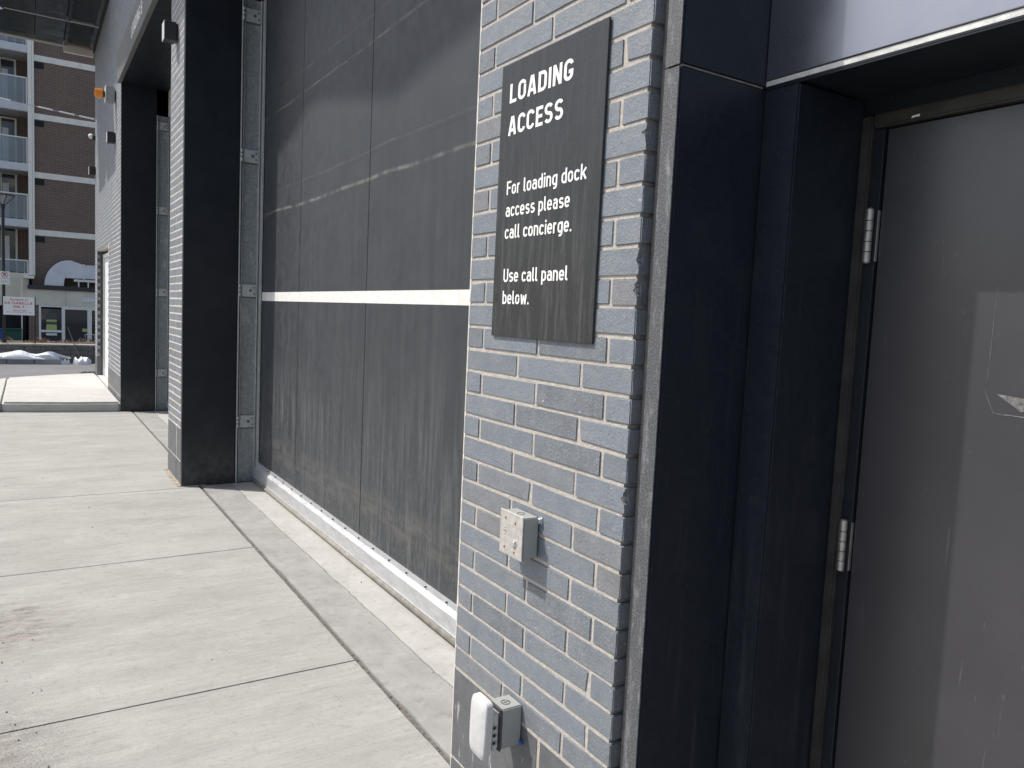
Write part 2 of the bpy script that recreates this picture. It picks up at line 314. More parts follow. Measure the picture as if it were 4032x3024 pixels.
# ------------------------------------------------------------------ builders
ORG = {}
def tag(o, label=None, cat=None, group=None, kind=None):
    if label: o['label'] = label
    if cat: o['category'] = cat
    if group: o['group'] = group
    if kind: o['kind'] = kind
    return o
def thing(name, loc, label, cat, group=None):
    o = bpy.data.objects.new(name, None); COL.objects.link(o); o.location = loc; o.empty_display_size = .1
    ORG[o.name] = Vector(loc); return tag(o, label, cat, group)
class MB:
    def __init__(s): s.v = []; s.f = []
    def box(s, x0, x1, y0, y1, z0, z1):
        b = len(s.v)
        s.v += [(x, y, z) for z in (z0, z1) for y in (y0, y1) for x in (x0, x1)]
        s.f += [tuple(b+i for i in q) for q in ((0, 2, 3, 1), (4, 5, 7, 6), (0, 1, 5, 4), (2, 6, 7, 3), (0, 4, 6, 2), (1, 3, 7, 5))]; return s
    def prism(s, pts, z0, z1):                       # polygon in xy, counter-clockwise
        b = len(s.v); n = len(pts)
        s.v += [(p[0], p[1], z0) for p in pts] + [(p[0], p[1], z1) for p in pts]
        s.f += [tuple(b+i for i in reversed(range(n))), tuple(b+n+i for i in range(n))]
        s.f += [(b+i, b+(i+1) % n, b+n+(i+1) % n, b+n+i) for i in range(n)]; return s
    def sweep(s, prof, a0, a1, ax='x'):              # profile (p,q) swept along axis
        b = len(s.v); n = len(prof)
        def P(a, p, q): return (a, p, q) if ax == 'x' else ((p, a, q) if ax == 'y' else (p, q, a))
        s.v += [P(a0, *p) for p in prof] + [P(a1, *p) for p in prof]
        s.f += [tuple(b+i for i in range(n)), tuple(b+n+i for i in reversed(range(n)))]
        s.f += [(b+i, b+n+i, b+n+(i+1) % n, b+(i+1) % n) for i in range(n)]; return s
    def cyl(s, c, d, r0, r1=None, n=14):             # centre, axis vector, radii
        r1 = r0 if r1 is None else r1
        d = Vector(d); c = Vector(c); q = d.to_track_quat('Z', 'Y'); b = len(s.v)
        for e, r in ((0, r0), (1, r1)):
            for i in range(n):
                a = 2*math.pi*i/n; s.v.append(tuple(c + d*e + q @ Vector((r*math.cos(a), r*math.sin(a), 0))))
        s.f += [tuple(b+i for i in reversed(range(n))), tuple(b+n+i for i in range(n))]
        s.f += [(b+i, b+(i+1) % n, b+n+(i+1) % n, b+n+i) for i in range(n)]; return s
    def tube(s, pts, r, n=8):
        pts = [Vector(p) for p in pts]; b = len(s.v); m = len(pts)
        for k, p in enumerate(pts):
            d = (pts[min(k+1, m-1)] - pts[max(k-1, 0)]).normalized(); q = d.to_track_quat('Z', 'Y')
            for i in range(n):
                a = 2*math.pi*i/n; s.v.append(tuple(p + q @ Vector((r*math.cos(a), r*math.sin(a), 0))))
        for k in range(m-1):
            for i in range(n):
                s.f.append((b+k*n+i, b+k*n+(i+1) % n, b+(k+1)*n+(i+1) % n, b+(k+1)*n+i))
        s.f += [tuple(b+i for i in reversed(range(n))), tuple(b+(m-1)*n+i for i in range(n))]; return s
    def mesh(s, name, org=(0, 0, 0), bevel=0, seg=1, smooth=False):
        me = bpy.data.meshes.new(name); o = Vector(org)
        me.from_pydata([tuple(Vector(v)-o) for v in s.v], [], s.f)
        bm = bmesh.new(); bm.from_mesh(me)
        bmesh.ops.recalc_face_normals(bm, faces=bm.faces)
        if bevel: bmesh.ops.bevel(bm, geom=bm.edges[:], offset=bevel, segments=seg, affect='EDGES', clamp_overlap=True)
        bm.to_mesh(me); bm.free()
        if smooth:
            for p in me.polygons: p.use_smooth = True
        return me
    def build(s, name, mat, parent=None, bevel=0, seg=1, smooth=False, org=None):
        o0 = ORG[parent.name] if parent is not None else Vector(org or (0, 0, 0))
        me = s.mesh(name, o0, bevel, seg, smooth); me.materials.append(MT[mat])
        o = bpy.data.objects.new(name, me); COL.objects.link(o)
        if parent is not None: o.parent = parent
        else: o.location = o0
        ORG[o.name] = Vector(o0); return o
def place(name, me, loc, parent, rot=None):          # instance of shared mesh data at a world place
    o = bpy.data.objects.new(name, me); COL.objects.link(o); o.parent = parent
    o.location = Vector(loc) - ORG[parent.name]
    if rot: o.rotation_euler = rot
    return o

# ------------------------------------------------------------------ ground and pavements
g = MB(); prof = [(400, -.03), (-14.6, -.03), (-15.2, -.02), (-23.7, -.305), (-24.2, -.33), (-26.0, -1.28), (-700, -1.28)]
for (x, z) in prof: g.v += [(x, -500, z), (x, 500, z)]
g.f = [(2*i, 2*i+1, 2*i+3, 2*i+2) for i in range(len(prof)-1)]
tag(g.build('ground', 'asphalt'), 'dark grey asphalt lane running past the loading dock', None, None, 'structure')

apron = thing('concrete_apron', (0, 0, 0), 'pale broom finished concrete apron in front of loading doors', None); apron['kind'] = 'structure'
del_cat = apron
fil = MB().box(-10.6, 5.5, -6.5, 3, -.028, -.010).build('joint_filler', 'sealant', apron)
def jag(x0, x1, y, amp, step, rng):
    n = max(2, int(abs(x1-x0)/step)); pts = []; o = 0
    for i in range(n+1):
        o = o*.75 + rng.uniform(-amp, amp); pts.append((x0+(x1-x0)*i/n, y+o))
    return pts
rg = random.Random(3)
XJ = [-10.45, -10.02, -5.0, -3.08, -1.19, .70, 2.6, 5.4]
for i in range(len(XJ)-1):
    a, b = XJ[i]+.005, XJ[i+1]-.005
    for y0, y1 in ((-6.4, -3.05), (-3.04, .134)):
        if y1 > 0:
            top = jag(b, a, y1, .0016, .05, rg)
            MB().prism([(a, y0), (b, y0)] + top, -.12, 0).build('slab', 'conc', apron)
        else: MB().box(a, b, y0, y1, -.12, 0).build('slab', 'conc', apron)
# strip between the sealed joint and the ragged crack, and the sill against the door
for a, b, dz in ((-10.2, -5.85, .0), (-5.05, -.005, .0)):
    ck = jag(a, b, .412, .0032, .03, rg)
    MB().box(a, b, .385, .44, -.024, -.005).build('crack_bed', 'hole', apron)
    lo = jag(a, b, .162, .002, .05, rg)
    MB().prism(lo + [(p[0], p[1]-.0028) for p in reversed(ck)], -.12, .0005+dz).build('slab', 'strip', apron)
    MB().prism([(p[0], p[1]+.0028) for p in ck] + [(b, .9), (a, .9)], -.12, .001+dz).build('slab', 'apron2', apron)
# raised sidewalk beyond the second door
walk = thing('sidewalk', (-12.5, -.6, 0), 'raised pale concrete sidewalk with rounded kerb at the end of the building', None); walk['kind'] = 'structure'
outer = [(-10.24, -.004), (-10.30, -.7), (-10.46, -1.44)]
MB().prism([(-15.12, -.002), (-15.12, -.12), (-14.85, -.62), (-14.2, -1.44), (-10.46, -1.44), (-10.30, -.7), (-10.24, -.002)], -.1, .14).build('slab', 'conc2', walk, .03, 3)
MB().prism([(-14.19, -1.45), (-13.86, -1.58), (-13.3, -1.95), (-12.6, -2.35), (-11.7, -2.55), (-11.1, -2.45), (-10.75, -2.15), (-10.55, -1.8), (-10.465, -1.45)], -.1, .139).build('kerb', 'conc2', walk, .01)
MB().box(-14.72, -12.36, .002, .16, -.1, .137).build('threshold_slab', 'conc2', walk)

# ------------------------------------------------------------------ brickwork
CH = .0667; ZB = .505; BL = .2871
rb = random.Random(11)
BRK = {}
def brick_mesh(l, depth=.085, h=CH-.0094):
    key = (round(l, 3), depth)
    if key not in BRK:
        vs = []
        for k in range(7):
            m = MB().box(-l/2, l/2, 0, depth, 0, h); me = m.mesh('brick', (0, 0, 0), .0022, 2 if depth > .05 else 1)
            for v in me.vertices:
                v.co += Vector((rb.uniform(-.0009, .0009), rb.uniform(-.0003, .0003), rb.uniform(-.0008, .0008)))
            if k >= 5:                                # a chipped corner
                cx = random.choice((-1, 1))*l/2; cz_ = random.choice((0, h))
                for v in me.vertices:
                    if (v.co - Vector((cx, 0, cz_))).length < .0075: v.co += Vector((-.006*math.copysign(1, cx), .0, .005 if cz_ == 0 else -.005))
            me.materials.append(MT['brick']); vs.append(me)
        BRK[key] = vs
    return BRK[key]
def rows(x0, w, k):                                   # bond: course k between x0 and x0+w
    T = BL/3; out = []; x = x0; first = T if k % 2 else BL
    ends = []
    while x < x0+w-.004:
        l = first if x == x0 else BL
        l = min(l, x0+w-x); out.append((x, l)); x += l
    return out
def lay(parent, x0, w, k0, k1, y=0, holes=(), hook=None, depth=.085):
    lst = []
    for k in range(k0, k1):
        z = ZB + k*CH + .0047
        for (x, l) in rows(x0, w, k):
            c = x + l/2
            if any(h[0] < c < h[1] and h[2] < z+.03 < h[3] for h in holes): continue
            if l < .03: continue
            lst.append((c, l-.0094, z))
    return lst
def chipped(parent, c, l, z, seed):
    r_ = random.Random(seed); h = CH-.0094; x1 = c+l/2; n = 9; pr = [(c-l/2, z), (c-l/2, z+h)]
    for i in range(n+1):
        t = i/n; pr.append((x1 - .012*math.sin(math.pi*min(1, t*1.3))**2*r_.uniform(.3, 1.5) - .0008, z+h*(1-t)))
    o = MB().sweep([(p[0], p[1]) for p in pr], -.0008, .012, 'y').build('brick', 'brick', parent)
    MB().box(c-l/2+.001, x1-.0025, .0121, .084, z+.0005, z+h-.0005).build('brick_core', 'brick', o)
CHIP = {}
def put_bricks(parent, lst, y=0, depth=.085):
    for (c, l, z) in lst:
        k = round((z-ZB)/CH)
        if (parent.name, k) in CHIP and c + l/2 > .75 and parent.name == 'brick_pier': chipped(parent, c, l, z, k); continue
        me = rb.choice(brick_mesh(l, depth)[:7] if rb.random() < .25 else brick_mesh(l, depth)[:5])
        place('brick', me, (c, y + rb.uniform(-.0012, .0004), z), parent)
def mortar_back(parent, x0, x1, y0, y1, z0, z1, name='mortar', mat='mortar'):
    MB().box(x0, x1, y0, y1, z0, z1).build(name, mat, parent)

PW = .7656
def pier(name, x0, w, ktop, label, split, mort='mortar', rec=.0023):
    t = thing(name, (x0+w/2, .1, 0), label, 'brick pier')
    mortar_back(t, x0+.010, x0+w-.0145, rec, .22, .205, ZB+ktop*CH, mat=mort)
    put_bricks(t, lay(t, x0, w, 0, ktop))
    # tall stone blocks of the base
    for z0, z1, joints in ((.212, .500, (0, .62, 1)), (-.02, .202, (0, .62, 1))):
        for a, b in zip(joints[:-1], joints[1:]):
            MB().box(x0+w*a+.001+(.0045 if a else 0), x0+w*b-(.0045 if b < 1 else .001), rb.uniform(-.001, .001), .2, z0, z1).build('stone_block', 'block', t, .003, 2)
    MB().box(x0+.006, x0+w-.006, .006, .19, -.05, .206).build('mortar_bed', 'mortar', t)
    return t
CHIP.update({('brick_pier', k): 1 for k in (17, 18, 22, 10)})
near = pier('brick_pier', 0.0, PW, 54, 'near grey brick pier carrying the black loading access sign', 0)
far = pier('brick_pier', -5.834, .770, 62, 'far narrow sunlit grey brick pier between the two loading doors', 0, 'mortar_lit', .0010)
# caulk bead on the door side of the near pier
MB().box(-.010, -.0005, .006, .22, 0, 4.1).build('edge_bead', 'caulkl', near)
MB().box(-5.0635, -5.0615, -.001, .2, .0, 4.6).build('edge_bead', 'caulkl', far)

# end wall with the recessed door
endw = thing('brick_wall', (-12.7, .1, 0), 'long grey brick end wall beyond the second loading door', 'brick wall')
XW0, XW1 = -15.2, -10.262
rec = (-14.75, -12.33, 0, 2.51)
lst = lay(endw, XW1 - 18*BL + .23, 18*BL-.23, 0, 100, holes=(rec,))
lst = [q for q in lst if q[0]-q[1]/2 > XW0-.25]
up = lay(endw, XW1+.01, 15.4*BL, 68, 100)             # above the second door
allb = lst + up
def vis(q): return -(q[0])*1.0 + (0 if q[2] < 5.0 else 8)
allb.sort(key=lambda q: (-q[0] if q[2] < 4.6 and q[0] < XW1 else 50 - q[0]))
put_bricks(endw, allb[:300], 0, .05)
stuff = MB()
for (c, l, z) in allb[300:]:
    y = rb.uniform(-.0014, .0002); stuff.box(c-l/2, c+l/2, y, .05, z, z+CH-.0094)
tag(stuff.build('brick_field', 'brick', endw), None, None, None, 'stuff')
# mortar bed with the door opening left out
for (a, b, z0, z1) in ((XW0, rec[0]-.002, .14, 6.6), (rec[1]+.002, XW1-.002, .205, 6.6), (rec[0]-.002, rec[1]+.002, 2.512, 6.6), (XW1-.002, -5.84, 5.02, 6.6)):
    mortar_back(endw, a, b, .0010, .12, z0, z1, mat='mortar_lit')
for a, b in ((rec[1]+.006, -11.2), (-11.19, XW1-.003)):
    MB().box(a, b, -.001, .12, .212, .500).build('stone_block', 'block', endw, .003); MB().box(a, b, -.001, .12, 0.1, .202).build('stone_block', 'block', endw, .003)
MB().box(XW0, rec[0]-.006, -.001, .12, .0, .500).build('stone_block', 'block', endw, .003)
MB().box(XW0-.02, -5.0, .14, .2, 5.03, 6.7).build('core', 'gfield', endw)
MB().box(XW0, XW0+.14, .121, 6, 0, 6.6).build('core', 'gfield', endw)
MB().box(-5.02, .76, .0, .2, 5.02, 6.6).build('upper_wall', 'gfield', endw)
MB().box(.77, 4.5, .0, .2, 3.0, 6.6).build('upper_wall', 'gfield', endw)
MB().box(-15.0, 4.5, .92, 1.0, -.1, 6.6).build('core', 'dark', endw)
MB().box(-15.0, 4.5, .21, .92, 6.4, 6.6).build('core', 'dark', endw)
# unseen upper storeys added above the view, edge stepped to shade the dock top
us = thing('added_overhang', (-6, 2, 9), 'unseen upper storeys added over the loading dock to cast its soft shadow', 'building')
edge = [(6, -2.70), (-3.3, -2.70), (-4.1, -2.74), (-4.75, -2.79), (-5.2, -2.74), (-5.9, -2.65), (-6.25, -2.64), (-6.6, -2.70), (-7.3, -2.78), (-9.5, -2.62), (-11.5, -2.45), (-13.5, -2.30), (-17.0, -2.22)]
MB().prism([(6, 6), (-17.0, 6)] + edge[::-1], 9.0, 9.45).build('shading_slab', 'band', us)
MB().box(-16.8, 5.8, -1.9, 5.9, 9.451, 15).build('wall', 'gfield', us)
# recess lining + white door
rd = thing('service_door', (-13.5, .15, .14), 'white service door set in a recess of the far brick wall', 'door')
MB().box(rec[0]-.14, rec[0], .003, .16, .14, 2.51).build('jamb_lining', 'block', rd)
MB().box(rec[0], rec[1], .005, .16, 2.505, 2.56).build('head_lining', 'caulkl', rd)
MB().box(rec[0]+.01, rec[0]+.07, .10, .16, .14, 2.45).build('door_frame', 'wht_alu', rd)
MB().box(rec[1]-.07, rec[1]-.01, .10, .16, .14, 2.45).build('door_frame', 'wht_alu', rd)
MB().box(rec[0]+.071, rec[1]-.071, .10, .16, 2.38, 2.44).build('door_frame', 'wht_alu', rd)
MB().box(rec[0]+.07, rec[1]-.07, .125, .155, .145, 2.38).build('door_leaf', 'slabw', rd, .004)
MB().box(rec[1]-.2, rec[1]-.16, .09, .125, 1.05, 1.2).build('handle', 'chrome', rd, .006)

# ------------------------------------------------------------------ loading doors
def loading_door(x0, x1, label_r, label_d, label_t, near_one, ztop):
    # black metal return at the far side of the opening
    r = thing('metal_reveal', (x0, .22, 0), label_r, 'reveal')
    MB().box(x0-.06, x0, -.002, .443, 0.004, ztop+.02).build('reveal_panel', 'black', r, .0015)
    MB().box(x0-.05, x0-.004, .4435, .452, 0.004, ztop).build('shadow_gap', 'hole', r)
    # galvanised guide
    t = thing('door_track', (x0, .53, 0), label_t, 'door track')
    zt = 4.25
    MB().box(x0-.05, x0, .4525, .464, 0, zt).build('guide_lip', 'galvl', t, .001)
    MB().box(x0-.05, x0-.022, .4645, .474, 0, zt).build('guide_slot', 'galvd', t)
    MB().box(x0-.05, x0-.004, .4745, .484, 0, zt).build('guide_rail', 'galv', t, .001)
    MB().box(x0-.05, x0-.030, .4845, .612, 0, zt).build('guide_web', 'galv', t)
    MB().box(x0-.05, x0+.002, .6125, .619, 0, zt).build('guide_lip', 'galvl', t, .001)
    MB().box(x0-.03, x0+.062, .6285, .640, .012, zt).build('guide_flange', 'flange', t, .001)
    MB().box(x0+.0625, x0+.068, .622, .640, .012, zt).build('guide_edge', 'galvl', t, .001)
    for z in (4.11, 2.915, 1.738, .558):
        p = MB().box(x0-.0295, x0-.006, .487, .610, z-.055, z+.055).build('bracket_plate', 'galvl', t, .003)
        MB().box(x0-.0295, x0-.016, .486, .611, z-.068, z-.056).build('bracket_shadow_line', 'galvd', p)  # dark strip painted in for the shadow line below the plate
        MB().cyl((x0-.0062, .560, z), (.008, 0, 0), .013, .011, 10).build('bolt', 'galvd', p)
        for dz in (-.028, .026): MB().cyl((x0-.0062, .592, z+dz), (.005, 0, 0), .008, .007, 8).build('bolt', 'galvd', p)
        for dz, hh in ((.036, .026), (0, .022), (-.038, .028)):
            MB().cyl((x0+.004, .464, z+dz-hh/2), (0, 0, hh), .012, .012, 10).build('hinge_knuckle', 'galvl', p)
    # rubber curtain
    d = thing('rubber_door', ((x0+x1)/2, .65, 0), label_d, 'loading door')
    seams = [x0+.02] + [q for q in ((-3.89, -2.49, -1.09) if near_one else (-9.1, -7.7, -6.6))] + [x1]
    for a, b in zip(seams[:-1], seams[1:]):
        MB().box(a+.004, b-.004, .645, .662, .16, ztop+.1).build('rubber_panel', 'rubber', d, .002)
    MB().box(x0+.02, x1, .6505, .66, .16, ztop+.1).build('backing_sheet', 'black', d)
    MB().box(x0+.075, x1-.06, .6435, .646, 1.652, 1.727).build('white_stripe', 'stripe', d)
    bar = MB().sweep([(.612, .049), (.612, .136), (.633, .158), (.636, .158), (.636, .188), (.644, .188), (.644, .049)], x0+.03, x1-.02).build('bottom_bar', 'alu', d)
    MB().box(x0+.03, x1-.02, .607, .6118, .047, .052).build('bar_lip', 'alu', d)
    MB().sweep([(.622+.026*math.cos(a), .0245+.0245*math.sin(a)) for a in [2*math.pi*i/16 for i in range(16)]], x0+.005, x1-.005).build('bottom_seal', 'tube', d, smooth=True)
    x = -4.65 if near_one else x0+.35
    bolt = MB().cyl((0, 0, 0), (0, -.008, 0), .0055, .0045, 8).mesh('bolt'); bolt.materials.append(MT['hole'])
    while x < x1-.1:
        place('bolt', bolt, (x, .636, .172), d); x += .2427
    return d
loading_door(-5.06, -.005, 'black metal side panel beside the near rubber door, floor to lintel', 'near charcoal rubber loading door with a white horizontal stripe', 'galvanised door track beside the near rubber door', True, 4.3)
loading_door(-10.25, -5.84, 'farther black metal side panel next to the raised sidewalk', 'far rubber loading door mostly hidden behind the narrow brick pier', 'farther galvanised door track seen between black panel and narrow pier', False, 4.7)
# lintels
def lintel(x0, x1, z0, z1, label, mat='fasciag'):
    t = thing('lintel_fascia', ((x0+x1)/2, 0, z0), label, 'lintel')
    MB().box(x0, x1, -.055, -.004, z0, z1).build('fascia_panel', mat, t, .003)
    MB().box(x0+.003, x1-.003, -.0035, .28, z0+.012, z0+.05).build('soffit_panel', 'black', t)
    MB().box(x0+.003, x1-.003, .2805, .60, z0+.004, z0+.05).build('soffit_panel', 'black', t)
    return t
lb = lintel(-10.245, -5.84, 4.595, 5.0, 'grey metal fascia above the far loading door with white LOADING B lettering')
la = lintel(-5.05, -.002, 4.595, 5.0, 'grey metal lintel panel over the near rubber door')
MB().box(-10.24, -5.85, .601, .625, 4.25, 4.64).build('head_frame', 'caulkl', lb)

# ------------------------------------------------------------------ stroke lettering
def arc(cx, cy, rx, ry, a0, a1, n=12):
    return [(cx+rx*math.cos(math.radians(a0+(a1-a0)*i/n)), cy+ry*math.sin(math.radians(a0+(a1-a0)*i/n))) for i in range(n+1)]
def glyph(ch, w):
    s = w/2; xh = .73
    def O(x0, x1, y0, y1):
        r = (x1-x0)/2; cx = (x0+x1)/2; p = arc(cx, y1-r, r, r, 0, 180, 14) + arc(cx, y0+r, r, r, 180, 360, 14); return p + [p[0], p[1]]
    Wc = .58; cx = Wc/2; r = cx-s
    if ch == 'L': return [[(s, 1), (s, s), (.5, s)]], .5
    if ch == 'O': return [O(s, Wc-s, s, 1-s)], Wc
    if ch == 'A': return [[(s*.95, 0), (.315-s*.35, 1)], [(.63-s*.95, 0), (.315+s*.35, 1)], [(.15, .27), (.48, .27)]], .63
    if ch == 'D': return [[(s, 0), (s, 1)], [(w, 1-s), (cx, 1-s)] + arc(cx, 1-s-r, r, r, 90, 0)[1:] + arc(cx, s+r, r, r, 0, -90) + [(w, s)]], Wc
    if ch == 'I': return [[(s, 0), (s, 1)]], w
    if ch == 'N': return [[(s, 0), (s, 1)], [(Wc-s, 0), (Wc-s, 1)], [(s*1.1, .97), (Wc-s*1.1, .03)]], Wc
    if ch == 'C': return [arc(cx, 1-s-r, r, r, 10, 180) + arc(cx, s+r, r, r, 180, 350)], Wc-.02
    if ch == 'G': return [arc(cx, 1-s-r, r, r, 10, 180) + arc(cx, s+r, r, r, 180, 360) + [(Wc-s, .5-s), (cx+.01, .5-s)]], Wc
    if ch == 'E': return [[(.5, 1-s), (s, 1-s), (s, s), (.5, s)], [(w, .5), (.46, .5)]], .5
    if ch == 'F': return [[(.5, 1-s), (s, 1-s), (s, 0)], [(w, .5), (.44, .5)]], .49
    if ch == 'S':
        q = (1-w)/4; return [arc(cx, 1-s-q, r, q, 25, 270, 18) + arc(cx, s+q, r, q, 90, -155, 18)[1:]], Wc
    if ch == 'B':
        q = (1-w)/4; return [[(s, 0), (s, 1)], [(w, 1-s), (Wc-s-q, 1-s)] + arc(Wc-s-q-.01, 1-s-q, q, q, 90, -90) + [(w, .5)], [(w, .5), (Wc-s-q, .5)] + arc(Wc-s-q, s+q, q, q, 90, -90) + [(w, s)]], Wc
    if ch in 'PR':
        q = (1-w)/4+.01; st = [[(s, 0), (s, 1)], [(w, 1-s), (Wc-s-q, 1-s)] + arc(Wc-s-q, 1-s-q, q, q, 90, -90) + [(w, 1-s-2*q)]]
        if ch == 'R': st.append([(.27, 1-s-2*q), (Wc-s*.9, 0)])
        return st, Wc
    if ch == 'T': return [[(0, 1-s), (.54, 1-s)], [(.27, 1-w), (.27, 0)]], .54
    if ch == 'U': return [[(s, 1), (s, s+r)] + arc(cx, s+r, r, r, 180, 360)[1:] + [(Wc-s, 1)]], Wc
    if ch == 'W': return [[(s, 1), (.2, 0)], [(.2, 0), (.4, .9)], [(.4, .9), (.6, 0)], [(.6, 0), (.8-s, 1)]], .8
    if ch == 'Y': return [[(s, 1), (.29, .45)], [(.58-s, 1), (.29, .45)], [(.29, .47), (.29, 0)]], .58
    if ch == '6': return [O(s, Wc-s, s, .62), [(s, .31), (s, 1-s-r)] + arc(cx, 1-s-r, r, r, 180, 30)[1:]], Wc
    wl = .5; c2 = wl/2; q = c2-s
    if ch == 'o': return [O(s, wl-s, s, xh-s)], wl
    if ch == 'c': return [arc(c2, xh-s-q, q, q, 20, 180) + arc(c2, s+q, q, q, 180, 340)], wl-.03
    if ch == 'e': return [[(w, xh/2), (wl-s, xh/2)] + arc(c2, xh-s-q, q, q, 0, 180) + arc(c2, s+q, q, q, 180, 330)], wl
    if ch == 'd': return [[(wl-s, 0), (wl-s, 1)], [(wl-w, xh-s), (c2, xh-s)] + arc(c2, xh-s-q, q, q, 90, 180)[1:] + arc(c2, s+q, q, q, 180, 270) + [(wl-w, s)]], wl
    if ch in 'bp': return [[(s, 0 if ch == 'b' else -.25), (s, 1 if ch == 'b' else xh)], [(w, xh-s), (c2, xh-s)] + arc(c2, xh-s-q, q, q, 90, 0)[1:] + arc(c2, s+q, q, q, 0, -90) + [(w, s)]], wl
    if ch == 'g': return [[(wl-s, xh), (wl-s, -.25+s+q)] + arc(c2, -.25+s+q, q, q, 0, -125)[1:], [(wl-w, xh-s), (c2, xh-s)] + arc(c2, xh-s-q, q, q, 90, 180)[1:] + arc(c2, s+q, q, q, 180, 270) + [(wl-w, s)]], wl
    if ch == 'a':
        k = .14; return [arc(c2, xh-s-k, q, k, 155, 0)[0:] + [(wl-s, 0)], [(wl-w, .43), (s+.12, .43)] + arc(s+.12, (.43+s)/2, .12, (.43-s)/2, 90, 270)[1:] + [(wl-w, s)]], wl
    if ch == 'n': return [[(s, 0), (s, xh)], [(w*.8, xh-s), (c2, xh-s)] + arc(c2, xh-s-q, q, q, 90, 0)[1:] + [(wl-s, 0)]], wl
    if ch == 'u': return [[(wl-s, 0), (wl-s, xh)], [(s, xh), (s, s+q)] + arc(c2, s+q, q, q, 180, 270)[1:] + [(wl-w*.8, s)]], wl
    if ch == 'r': return [[(s, 0), (s, xh)], [(w*.8, xh-s-.03)] + arc(.24, xh-s-.11, .11, .11, 120, 60, 6)], .34
    if ch == 'l': return [[(s, 1), (s, s+.09)] + arc(s+.09, s+.09, .09, .09, 180, 270, 6)[1:] + [(.24, s)]], .24
    if ch == 'i': return [[(s, 0), (s, xh)], [(s, .84), (s, 1)]], w
    if ch == 't': return [[(.14, 1), (.14, s+.1)] + arc(.24, s+.1, .1, .1, 180, 270, 6)[1:] + [(.3, s)], [(0, xh-s), (.3, xh-s)]], .3
    if ch == 'f': return [[(.14, 0), (.14, 1-s-.1)] + arc(.24, 1-s-.1, .1, .1, 180, 90, 6)[1:] + [(.3, 1-s)], [(0, xh-s), (.3, xh-s)]], .3
    if ch == 'k': return [[(s, 0), (s, 1)], [(s*1.2, .28), (.46, xh)], [(.22, .42), (.48, 0)]], .48
    if ch == 's':
        k = (xh-w)/4; return [arc(c2, xh-s-k, q, k, 30, 270, 14) + arc(c2, s+k, q, k, 90, -150, 14)[1:]], wl-.02
    if ch == 'w': return [[(s, xh), (.19, 0)], [(.19, 0), (.36, xh*.9)], [(.36, xh*.9), (.53, 0)], [(.53, 0), (.72-s, xh)]], .72
    if ch == '.': return [[(s, 0), (s, w)]], w
    return [], .3
def text(txt, x0, x1, z0, cap, y, mat, parent, w=.15, gap=.115, axis='x', name='lettering', thick=.0006):
    """stroke lettering standing on a vertical face, one object a word; axis x: face looks to -y; axis y: face looks to +x"""
    pen = 0; words = [[]]
    for ch in txt:
        if ch == ' ': pen += .30; words.append([]); continue
        st, adv = glyph(ch, w)
        for p in st: words[-1].append([(pen+a, b) for a, b in p])
        pen += adv + gap
    sx = (x1-x0)/(pen-gap)
    for strokes in words:
        mb = MB()
        for k, p in enumerate(strokes):
            p = [q for i, q in enumerate(p) if i == 0 or (Vector(q)-Vector(p[i-1])).length > 1e-4]
            L = []; R = []
            for i in range(len(p)):
                a = Vector(p[max(i-1, 0)]); b = Vector(p[i]); c = Vector(p[min(i+1, len(p)-1)])
                d1 = (b-a) if i > 0 else (c-b); d2 = (c-b) if i < len(p)-1 else d1.copy()
                d1.normalize(); d2.normalize(); n1 = Vector((-d1.y, d1.x)); n2 = Vector((-d2.y, d2.x)); n = (n1+n2)
                n = n1 if n.length < 1e-3 else n.normalized(); m = min(1/max(n.dot(n1), .5), 1.6)
                L.append(b+n*w/2*m); R.append(b-n*w/2*m)
            off = thick + .00008*(k % 5); b0 = len(mb.v)
            for q in L + R:
                if axis == 'x': mb.v.append((x0+q.x*sx, y-off, z0+q.y*cap))
                else: mb.v.append((y+off, x0+q.x*sx, z0+q.y*cap))
            n = len(L); mb.f += [(b0+i, b0+i+1, b0+n+i+1, b0+n+i) for i in range(n-1)]
        mb.build(name, mat, parent)

# loading access sign
sg = thing('loading_sign', (.395, -.012, 1.55), 'black LOADING ACCESS sign panel with white text on the near brick pier', 'sign')
MB().box(.154, .6195, -.0080, -.0022, 1.550, 2.294).build('panel', 'sign', sg, .0008)
MB().box(.160, .6135, -.0021, -.0004, 1.556, 2.288).build('backing_sheet', 'hole', sg)
for (tx, a, b, z, c, w, gp) in (('LOADING', .200, .490, 2.186, .0515, .172, .12), ('ACCESS', .199, .456, 2.099, .0505, .172, .12), ('For loading dock', .205, .563, 1.939, .0370, .150, .105), ('access please', .205, .503, 1.879, .0370, .150, .105),
                         ('call concierge.', .205, .516, 1.819, .0370, .150, .105), ('Use call panel', .208, .510, 1.7005, .0365, .150, .105), ('below.', .208, .342, 1.640, .0365, .150, .105)):
    text(tx, a, b, z, c, -.0081, 'white', sg, w, gp)
text('LOADING B', -8.53, -7.50, 4.722, .145, -.0553, 'white', lb, .17, .15)

